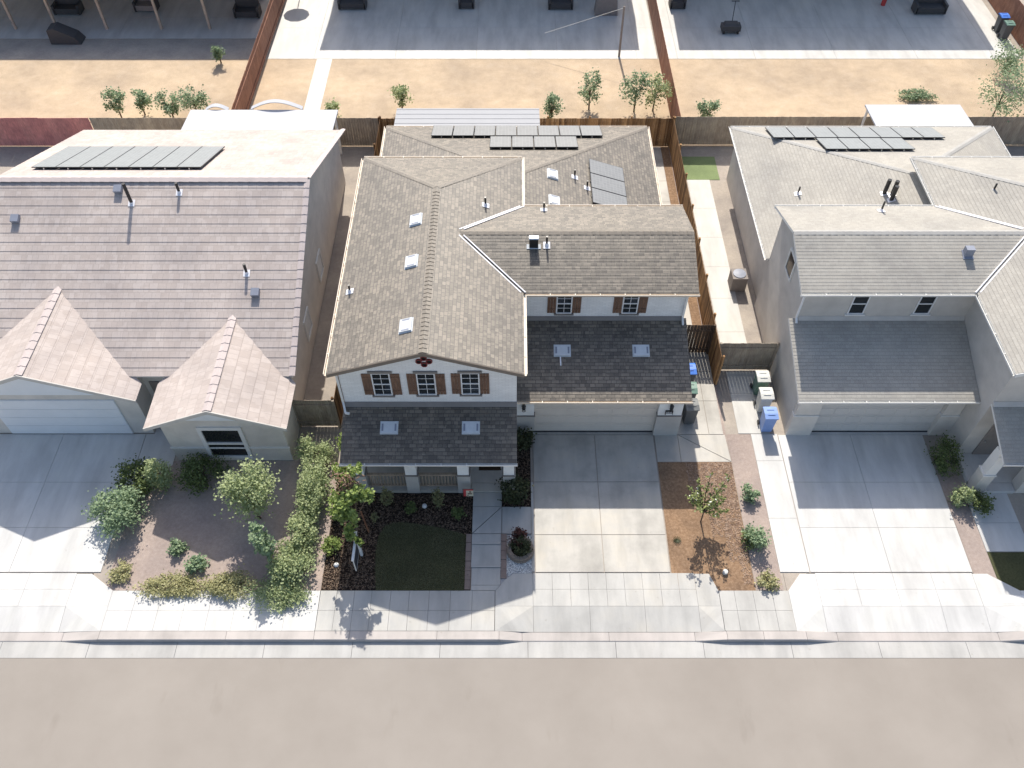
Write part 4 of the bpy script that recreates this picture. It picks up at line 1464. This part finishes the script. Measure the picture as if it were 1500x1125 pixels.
# ---- right neighbour
shrub('round_bush', 'small round grey green bush beside the right driveway, farther from the road', 'bush', 9.1, 16.95, .33, .55, 420, .09, M['leaf_veil2'], 71)
shrub('round_bush', 'larger round grey green bush beside the right driveway, nearer the road', 'bush', 9.02, 14.95, .46, .7, 600, .09, M['leaf_veil2'], 72)
shrub('ground_cover', 'low olive plant at the corner of the right strip and sidewalk', 'plant', 9.2, 13.4, .34, .3, 250, .09, M['leaf_yel'], 73)
shrub('upright_bush', 'yellow green bush at the right porch corner', 'bush', 17.15, 16.7, .33, .8, 420, .11, M['leaf_veil'], 74)
shrub('dark_bush', 'dark bush against the grey porch between driveway and steps', 'bush', 17.1, 18.4, .5, .9, 700, .1, M['leaf_mid'], 75, squash=1.5)
shrub('dark_bush', 'olive bush right of the yellow green bush on the right', 'bush', 17.85, 16.5, .4, .6, 400, .1, M['leaf_mid'], 76)

# ---- yards beyond


def ytree(x, y, r, h, label, mat, seed, name='yard_tree', group='trees in the dirt yards beyond the fence'):
    rg = random.Random(seed)
    T = thing(name, label, 'tree' if 'tree' in name else 'shrub', (x, y, 0), group)
    m = MB()
    leaves(m, (x, y, h * .62), (r, r, h * .38), int(900 * r + 500), .11, rg, 16, shell=.3)
    m.build('crown', mat, T, uv=False)
    m = MB(); m.cyl((x, y, -.05), (x, y, h * .6), .05, .03, 6)
    branchy(m, (x, y, h * .35), [(x + r * .6 * math.cos(k * 1.3), y + r * .6 * math.sin(k * 1.3), h * .75) for k in range(5)], .025, rg)
    m.build('trunk', M['trunk'], T)


ytree(4.42, 42.7, .55, 2.3, 'small round tree in the golden dirt right of the white patio cover', M['leaf_veil2'], 81)
ytree(7.0, 42.5, .75, 2.5, 'dense grey green tree just left of the dividing fence', M['leaf_veil2'], 82)
ytree(8.1, 42.6, .7, 2.1, 'pale grey green tree touching the dividing fence', M['leaf_veil'], 83)
ytree(2.2, 41.2, .5, 1.9, 'little tree peeking over the back fence beside the patio cover', M['leaf_veil2'], 84)
ytree(26.7, 40.9, 1.35, 3.8, 'tall bright green tree behind the grey house patio cover', M['leaf_veil2'], 85)
ytree(28.9, 40.6, 1.35, 3.6, 'tall bright green tree at the right picture edge behind the grey house', M['leaf_veil2'], 86)
ytree(29.6, 46.3, 1.1, 1.8, 'wide sea green tree at the far right of the dirt yard', M['leaf_veil2'], 87)
ytree(-17.8, 47.6, .38, 1.1, 'small green shrub at the patio edge near the left dividing fence', M['leaf_veil2'], 88, 'yard_shrub')
for k, (x, y, r_, h, c) in enumerate([(-22.2, 41.8, .55, 1.8, 'leftmost'), (-21.0, 42.2, .5, 1.5, 'second from left'), (-19.3, 41.9, .6, 1.5, 'third from left'), (-17.9, 42.0, .65, 1.9, 'rightmost')]):
    ytree(x, y, r_, h, '%s of the four thin grey green shrubs along the far left back fence' % c, M['leaf_veil2'], 90 + k, 'yard_shrub')
ytree(-6.3, 42.6, .5, 1.5, 'thin grey green sapling in the golden dirt above the white patio cover', M['leaf_veil'], 95, 'yard_shrub')
ytree(-10.0, 41.0, .45, 1.5, 'thin sapling beside the concrete path beyond the fence', M['leaf_veil'], 96, 'yard_shrub')
ytree(10.95, 41.3, .5, 1.5, 'bright green shrub just right of the dividing fence', M['leaf_veil2'], 97, 'yard_shrub')
shrub('ground_cover', 'flat green plant on the dirt above the right white patio cover', 'plant', 23.6, 43.9, 1.0, .35, 500, .13, M['leaf_veil2'], 98, squash=.5)

# ================================================================ small things
# wheeled bins


def bin_(name, label, x, y, body, lid, rot=0, group='wheeled bins beside the white garage', h=1.02):
    T = thing('wheelie_bin', label, 'bin', (x, y, 0), group)
    m = MB()
    a, b = .24, .27
    m.hexa([(x - a * .85, y - b * .85, .06), (x + a * .85, y - b * .85, .06), (x + a * .85, y + b * .8, .06), (x - a * .85, y + b * .8, .06),
            (x - a, y - b, h), (x + a, y - b, h), (x + a, y + b, h), (x - a, y + b, h)])
    m.box(x - a - .02, x + a + .02, y - b - .02, y + b + .02, h - .06, h)
    m.build('body', body, T)
    m = MB()
    m.prism([(x - a - .03, y - b - .05, h + .002), (x - a - .03, y - b - .05, h + .035), (x - a - .03, y - b * .3, h + .085), (x - a - .03, y + b * .7, h + .075), (x - a - .03, y + b + .03, h + .03), (x - a - .03, y + b + .03, h + .002)], (2 * a + .06, 0, 0))
    m.box(x - a * .6, x + a * .6, y - b * .55, y - b * .45, h + .075, h + .095)
    m.box(x - a * .6, x + a * .6, y + b * .35, y + b * .45, h + .078, h + .098)
    m.build('lid', lid, T)
    m = MB(); m.cyl((x - a * .8, y + b + .06, h - .03), (x + a * .8, y + b + .06, h - .03), .02, .02, 8)
    m.bar((x - a * .7, y + b, h - .03), (x - a * .7, y + b + .06, h - .03), .03, .03); m.bar((x + a * .7, y + b, h - .03), (x + a * .7, y + b + .06, h - .03), .03, .03)
    m.build('handle', body, T)
    for sg in (-1, 1):
        m = MB(); m.cyl((x + sg * a * .95, y + b * .8, .11), (x + sg * (a * .95 + .05), y + b * .8, .11), .11, .11, 12)
        m.build('wheel', M['black'], T)
    T.rotation_euler = (0, 0, rot)
    return T


bin_('wheelie_bin', 'bin with bright blue lid by the white garage wall', 7.42, 22.5, M['bin_gbody'], M['bin_blue'], .02)
bin_('wheelie_bin', 'bin with grey green lid between the blue one and the dark grey one', 7.33, 21.5, M['bin_gbody'], M['bin_green'], -.03)
bin_('wheelie_bin', 'dark grey bin at the garage corner nearest the driveway', 7.26, 20.6, M['bin_gbody'], M['bin_grey'], .06, h=1.06)
bin_('wheelie_bin', 'pale green bin beside the grey house, nearest its gate', 10.42, 22.1, M['bin_green'], M['cap_grey'], 0, 'wheeled bins beside the grey house')
bin_('wheelie_bin', 'pale grey bin beside the grey house in the middle of three', 10.40, 21.2, M['cap_grey'], M['cap_grey'], 0, 'wheeled bins beside the grey house')
bin_('wheelie_bin', 'blue bin beside the grey house garage', 10.38, 20.2, M['bin_pale_blue'], M['bin_pale_blue'], 0, 'wheeled bins beside the grey house')
bin_('wheelie_bin', 'blue lidded bin by the far right yard fence', 31.0, 51.3, M['bin_gbody'], M['bin_blue'], 0, 'bins in the far yard')
bin_('wheelie_bin', 'pale lidded bin in the far right yard in front of the blue lidded one', 31.0, 50.4, M['bin_gbody'], M['bin_green'], 0, 'bins in the far yard')

# air conditioner beside the grey house
T = thing('air_conditioner', 'grey air conditioner box beside the grey house wall', 'air conditioner', (10.55, 28.4, 0))
m = MB(); m.box(10.2, 10.9, 28.05, 28.75, 0, .8); m.build('casing', M['furn2'], T)
m = MB(); m.lathe((10.55, 28.4, .8), [(.3, .0), (.3, .03), (.05, .05)], 16); m.build('fan_grille', M['galvd'], T)

# estate sign
T = thing('sign_post', 'white hanging sign post with dark panel in the mulch left of the lawn', 'sign', (-5.53, 14.45, 0))
m = MB(); m.box(-5.575, -5.485, 14.41, 14.50, -.05, 1.68); m.box(-5.59, -5.47, 14.395, 14.515, 1.68, 1.71); m.build('post', M['sign_white'], T)
m = MB(); m.box(-5.57, -5.49, 13.45, 14.40, 1.50, 1.58); m.build('arm', M['sign_white'], T)
m = MB(); m.box(-5.545, -5.515, 13.5, 14.25, .72, 1.38)
for y in (13.6, 14.15): m.box(-5.535, -5.525, y - .008, y + .008, 1.38, 1.5)
pn = m.build('sign_panel', M['sign_dark'], T)
m = MB()
for y0, y1, z0, z1 in ((13.48, 14.27, .69, .72), (13.48, 14.27, 1.38, 1.41), (13.48, 13.5, .72, 1.38), (14.25, 14.27, .72, 1.38)): m.box(-5.55, -5.51, y0, y1, z0, z1)
m.build('panel_rim', M['cap_grey'], pn)

# small garden flag at the porch
T = thing('garden_flag', 'small red and cream garden flag beside the front walk at the porch', 'flag', (-1.66, 16.75, 0))
m = MB()
m.cyl((-1.86, 16.76, -.05), (-1.86, 16.76, .86), .012, .012, 6); m.cyl((-1.86, 16.76, .86), (-1.45, 16.76, .86), .01, .01, 6)
m.build('pole', M['black'], T)
m = MB()
m.hexa([(-1.84, 16.70, .44), (-1.47, 16.70, .44), (-1.47, 16.71, .44), (-1.84, 16.71, .44), (-1.84, 16.755, .85), (-1.47, 16.755, .85), (-1.47, 16.765, .85), (-1.84, 16.765, .85)])
fl = m.build('cloth', M['flag_cream'], T)
m = MB()
q = lambda x0, x1, z0, z1: m.poly([(x0, 16.70 + (z0 - .44) * .134 - .004, z0), (x1, 16.70 + (z0 - .44) * .134 - .004, z0), (x1, 16.70 + (z1 - .44) * .134 - .004, z1), (x0, 16.70 + (z1 - .44) * .134 - .004, z1)])
q(-1.84, -1.74, .44, .85); q(-1.74, -1.47, .78, .85)
m.mi = 1
q(-1.68, -1.52, .56, .62); q(-1.62, -1.55, .66, .74); q(-1.70, -1.65, .48, .52)
m.build('print', [M['flag_red'], M['flag_brown']], fl)

# round block planter
T = thing('block_planter', 'round planter of stacked brown blocks on white gravel beside the front walk', 'planter', (.31, 14.62, 0))
for j, (r0, r1, z0, z1) in enumerate(((.37, .51, -.02, .12), (.345, .485, .124, .25))):
    m = MB()
    k = 17
    for i in range(k):
        a0, a1 = (i + .5 * j) / k * 6.2832 + .012, (i + 1 + .5 * j) / k * 6.2832 - .012
        P = lambda r, a, z: (.31 + r * math.cos(a), 14.62 + r * math.sin(a), z)
        m.hexa([P(r0, a0, z0), P(r1, a0, z0), P(r1, a1, z0), P(r0, a1, z0), P(r0, a0, z1), P(r1, a0, z1), P(r1, a1, z1), P(r0, a1, z1)])
    m.build('block_ring', M['paver2'], T)
m = MB(); m.lathe((.31, 14.62, 0), [(.365, .02), (.36, .14), (.2, .17), (.02, .18)], 20); m.build('soil', M['mulch'], T)

# brick borders of the front walk
for x0, x1, lab in ((-1.71, -1.505, 'brown brick border along the lawn side of the front walk'), (-.405, -.195, 'brown brick border along the planter side of the front walk')):
    T = thing('paver_border', lab, 'border', ((x0 + x1) / 2, 14.2, 0))
    m = MB()
    y = 13.09 if x0 < -1 else 13.52
    while y < 15.25:
        z = .085 if y > 14.9 else .055 if y > 13.95 else .025
        m.box(x0 + .003, x1 - .003, y + .006, min(y + .37, 15.29) - .006, -.05, z)
        y += .37
    m.build('brick_row', M['paver'], T)

# utility lid, stone, hose bits
m = MB(); m.lathe((7.74, 13.75, -.03), [(.095, 0), (.095, .12), (.09, .15), (.03, .16)], 18); m.build('drain_standpipe', M['cap_grey'], label='pale round capped standpipe in the dirt near the sidewalk', cat='standpipe')
m = MB(); m.lathe((-3.35, 16.5, -.02), [(.075, 0), (.10, .06), (.08, .13), (.02, .16)], 10); m.build('white_stone', M['sign_white'], label='white round stone in the dark mulch below the porch', cat='stone')
m = MB(); m.lathe((-6.42, 14.05, -.02), [(.08, 0), (.1, .05), (.06, .1), (.02, .12)], 7); m.build('white_stone', M['sign_white'], label='white stone on sunlit bark at the far left', cat='stone')
m = MB(); m.box(-1.3, -.45, 18.05, 18.55, .151, .17); m.build('door_mat', M['mat'], label='dark brown mat on the porch floor at the entrance', cat='door mat')

# furniture in the yards beyond
T = thing('garden_cart', 'dark cart with a leaning handle on the shaded patio beyond the dividing fence', 'cart', (13.9, 51.2, 0))
m = MB(); m.box(13.3, 14.5, 50.9, 51.5, .18, .5); m.prism([(13.4, 50.95, .5), (14.4, 50.95, .5), (14.3, 51.1, .62), (13.5, 51.1, .62)], (0, .35, 0)); m.build('body', M['furn'], T)
m = MB(); m.bar((14.0, 51.5, .4), (14.35, 53.0, 1.1), .05, .05); m.bar((14.1, 53.0, 1.1), (14.6, 53.0, 1.1), .05, .05); m.build('handle', M['furn'], T)
for sx in (13.45, 14.35):
    m = MB(); m.cyl((sx - .05, 51.0, .13), (sx + .05, 51.0, .13), .15, .15, 12); m.build('wheel', M['black'], T)


def seat(x, y, w_, label, mat, group='patio furniture in the yards beyond'):
    T = thing('patio_chair', label, 'patio chair', (x, y, 0), group)
    m = MB(); m.box(x - w_ / 2, x + w_ / 2, y - .4, y + .3, .12, .45); m.build('seat', mat, T)
    m = MB(); m.box(x - w_ / 2, x + w_ / 2, y + .3, y + .45, .12, .95); m.build('backrest', mat, T)
    for sg in (-1, 1):
        m = MB(); m.box(x + sg * w_ / 2 - .07, x + sg * w_ / 2 + .07, y - .4, y + .4, .05, .65); m.build('armrest', M['furn'], T)


seat(-10.5, 54.3, 1.7, 'dark two seat sofa at the left end of the shaded patio beyond', M['furn'])
seat(-3.0, 54.4, .9, 'dark patio chair against the far house in the middle of the shade', M['furn'])
seat(3.2, 54.3, 1.5, 'dark patio seat in the shade right of the middle beyond', M['furn'])
seat(27.3, 53.7, 1.9, 'dark sofa on the far right shaded patio', M['furn'])
seat(10.9, 54.4, .9, 'dark chair beside the dividing fence on the right patio', M['furn'])
T = thing('barbecue_grill', 'taupe covered grill at the right end of the shaded patio beyond', 'grill', (6.1, 53.6, 0))
m = MB(); m.hexa([(5.4, 53.2, 0), (6.9, 53.2, 0), (6.9, 54.1, 0), (5.4, 54.1, 0), (5.5, 53.3, 1.05), (6.8, 53.3, 1.05), (6.8, 54.0, 1.05), (5.5, 54.0, 1.05)]); m.build('cover', M['furn2'], T)
m = MB(); m.prism([(5.55, 53.35, 1.05), (5.55, 53.5, 1.25), (5.55, 53.85, 1.25), (5.55, 53.98, 1.05)], (1.2, 0, 0)); m.build('hood', M['furn2'], T)
T = thing('storage_box', 'dark covered heap on the far left patio under the cover', 'storage', (-28.0, 50.1, 0))
m = MB(); m.prism([(-28.9, 49.7, 0), (-27.0, 49.7, 0), (-27.3, 49.7, .45), (-28.4, 49.7, 1.0), (-28.85, 49.7, .9)], (0, .9, 0)); m.build('tarp', M['furn'], T)
seat(-29.0, 53.6, 1.6, 'dark seat deep under the far left patio cover', M['furn'])
seat(-24.0, 54.0, 1.3, 'dark seat between posts of the far left patio cover', M['furn2'])
seat(-17.2, 53.2, 1.5, 'dark seat beside the red brown fence under the far left patio cover', M['furn'])
m = MB(); m.cyl((24.6, 54.6, -.02), (24.6, 54.6, .75), .14, .16, 12); m.lathe((24.6, 54.6, .75), [(.17, 0), (.17, .06), (.05, .1)], 12)
m.build('red_canister', M['flag_red'], label='small red canister standing on the far right patio by the house', cat='canister')
T = thing('patio_umbrella', 'pale round umbrella on the bright concrete beyond the fence', 'umbrella', (-14.2, 55.2, 0))
m = MB(); m.lathe((-14.2, 55.2, 1.9), [(.85, 0), (.84, .03), (.4, .25), (.03, .4)], 10); m.build('canopy', M['leaf_veil'] if False else M['cap_grey'], T)
m = MB(); m.cyl((-14.2, 55.2, -.02), (-14.2, 55.2, 1.95), .03, .03, 8); m.build('pole', M['steel'], T)
# slim utility pole beyond the fence with a wire
T = thing('utility_pole', 'slim brown pole standing beyond the back fence in the shade edge', 'pole', (6.6, 48.3, 0))
m = MB(); m.cyl((6.6, 48.3, -.05), (6.6, 48.3, 3.2), .07, .055, 8); m.build('pole', M['furn2'], T)
m = MB(); m.cyl((6.6, 48.3, 3.1), (2.0, 48.9, 1.2), .012, .012, 5); m.build('wire', M['cap_grey'], T)

# big white patio cover and arched canvas behind the tiled house
T = thing('patio_cover', 'long white patio cover behind the pink tiled house', 'patio cover', (-12.9, 37.8, 0))
m = MB(); m.prism([(-16.8, 36.7, 2.66), (-16.8, 38.75, 2.52), (-16.8, 38.75, 2.6), (-16.8, 36.7, 2.74)], (7.7, 0, 0)); m.build('roof_panel', M['metal_roof'], T)
for x in (-16.6, -12.9, -9.3):
    m = MB(); m.box(x - .06, x + .06, 38.5, 38.62, -.02, 2.53); m.build('post', M['frame'], T)


def arch(x0, x1, y0, y1, z, rise, label):
    T = thing('canvas_canopy', label, 'canopy', ((x0 + x1) / 2, (y0 + y1) / 2, 0), 'white arched canvas canopies')
    m = MB()
    n = 12
    i = m.add([(x0 + (x1 - x0) * k / n, y, z + rise * math.sin(math.pi * k / n) + dz) for dz in (0, -.03) for y in (y0, y1) for k in range(n + 1)])
    for s_ in (0, 2 * (n + 1)):
        for k in range(n):
            m.face((i + s_ + k, i + s_ + k + 1, i + s_ + n + 1 + k + 1, i + s_ + n + 1 + k))
    m.build('canvas', M['metal_roof'], T, smooth=True)
    for x in (x0 + .05, x1 - .05):
        for y in (y0 + .05, y1 - .05):
            mm = MB(); mm.cyl((x, y, -.02), (x, y, z), .03, .03, 6); mm.build('pole', M['frame'], T)


arch(-13.7, -11.0, 38.85, 39.15, 2.55, .42, 'largest white arched canvas canopy over the back fence on the left')
arch(-16.1, -14.9, 38.8, 39.1, 2.5, .25, 'small white arched canvas at the left end of the long white patio cover')

# far left patio cover with posts
T = thing('pergola', 'far left wooden patio cover with five pale posts', 'pergola', (-25, 52.5, 0))
m = MB(); m.prism([(-40, 51.0, 2.98), (-15.6, 51.0, 2.98), (-15.6, 55.6, 3.35), (-40, 55.6, 3.35)], (0, 0, .12)); m.build('roof_panel', M['fence_pale'], T)
for x in (-31.8, -29.15, -25.95, -22.45, -19.35):
    m = MB(); m.box(x - .07, x + .07, 51.5, 51.64, -.02, 3.02); m.build('post', M['post'], T)


def back_house(x0, x1, label, seed):
    B = thing('back_house', label, 'house', ((x0 + x1) / 2, 60, 0))
    m = MB(); m.box(x0 + .4, x1 - .4, 55.7, 66, -.03, 5.9); m.prism([(x0 + .4, 55.7, 5.9), (x0 + .4, 66, 5.9), (x0 + .4, 60.85, 7.6)], (.3, 0, 0)); m.prism([(x1 - .4, 55.7, 5.9), (x1 - .4, 66, 5.9), (x1 - .4, 60.85, 7.6)], (-.3, 0, 0)); m.build('wall', M['taupe'], B)
    r = MB()
    courses(r, [(x0, 55.1, 6.0), (x1, 55.1, 6.0), (x1, 60.85, 7.9), (x0, 60.85, 7.9)], .3, .02)
    courses(r, [(x1, 66.6, 6.0), (x0, 66.6, 6.0), (x0, 60.85, 7.9), (x1, 60.85, 7.9)], .3, .02)
    rf = r.build('roof', [M['grey_shingle'], M['trim_w']], B)
    g = MB(); gutter(g, (x0, 55.1, 5.99), (x1, 55.1, 5.99), (0, -1, 0)); g.build('gutter', M['trim_w'], rf)
    k = 4
    for i in range(k):
        c = x0 + (i + .5) * (x1 - x0) / k
        window(B, None, 'y', c, 3.8, 5.2, 1.2, 55.7, r_mats, shutters=False, muntin=False)
        window(B, None, 'y', c, .3 if i == 1 else 1.0, 2.2, 1.5, 55.7, r_mats, shutters=False, muntin=False)
    return B


back_house(-12.3, 7.6, 'two storey house beyond, whose shade covers the middle patio', 1)
back_house(10.1, 29.7, 'two storey house beyond on the right, shading the right patio', 2)
back_house(-40, -16.0, 'house beyond on the far left behind the wooden patio cover', 3)

# ================================================================ light, sky, camera
SUN = Vector((-.055, 1.0, 1.005)).normalized()      # towards the sun
elev = math.asin(SUN.z)
sun = bpy.data.lights.new('sun', 'SUN')
sun.energy = 4.0
sun.angle = R(.53)
sun.color = (1.0, .945, .85)
so = bpy.data.objects.new('sun', sun)
COL.objects.link(so)
so.rotation_euler = (-SUN).to_track_quat('-Z', 'Y').to_euler()
so.location = (0, 60, 60)

world = bpy.data.worlds.new('World')
scene.world = world
world.use_nodes = True
nt = world.node_tree
bg = nt.nodes['Background']
sky = nt.nodes.new('ShaderNodeTexSky')
sky.sky_type = 'NISHITA'
sky.sun_disc = False
sky.sun_elevation = elev
sky.sun_rotation = math.atan2(SUN.x, SUN.y)
sky.air_density = 1.0
sky.dust_density = 2.2
sky.ozone_density = .45
nt.links.new(sky.outputs[0], bg.inputs['Color'])
bg.inputs['Strength'].default_value = .125

cam = bpy.data.cameras.new('camera')
cam.sensor_width = 36
cam.lens = 36 * 1240 / 1500
cam.clip_end = 3000
co = bpy.data.objects.new('camera', cam)
COL.objects.link(co)
co.location = (0, 0, 28.36)
co.rotation_euler = (R(90 - 51.564), 0, 0)
scene.camera = co

vs = scene.view_settings
vs.view_transform = 'Standard'
vs.look = 'None'
vs.gamma = 1
vs.use_curve_mapping = False
vs.exposure = .5
scene.cycles.use_denoising = True
scene.cycles.max_bounces = 6
scene.cycles.sample_clamp_indirect = 8
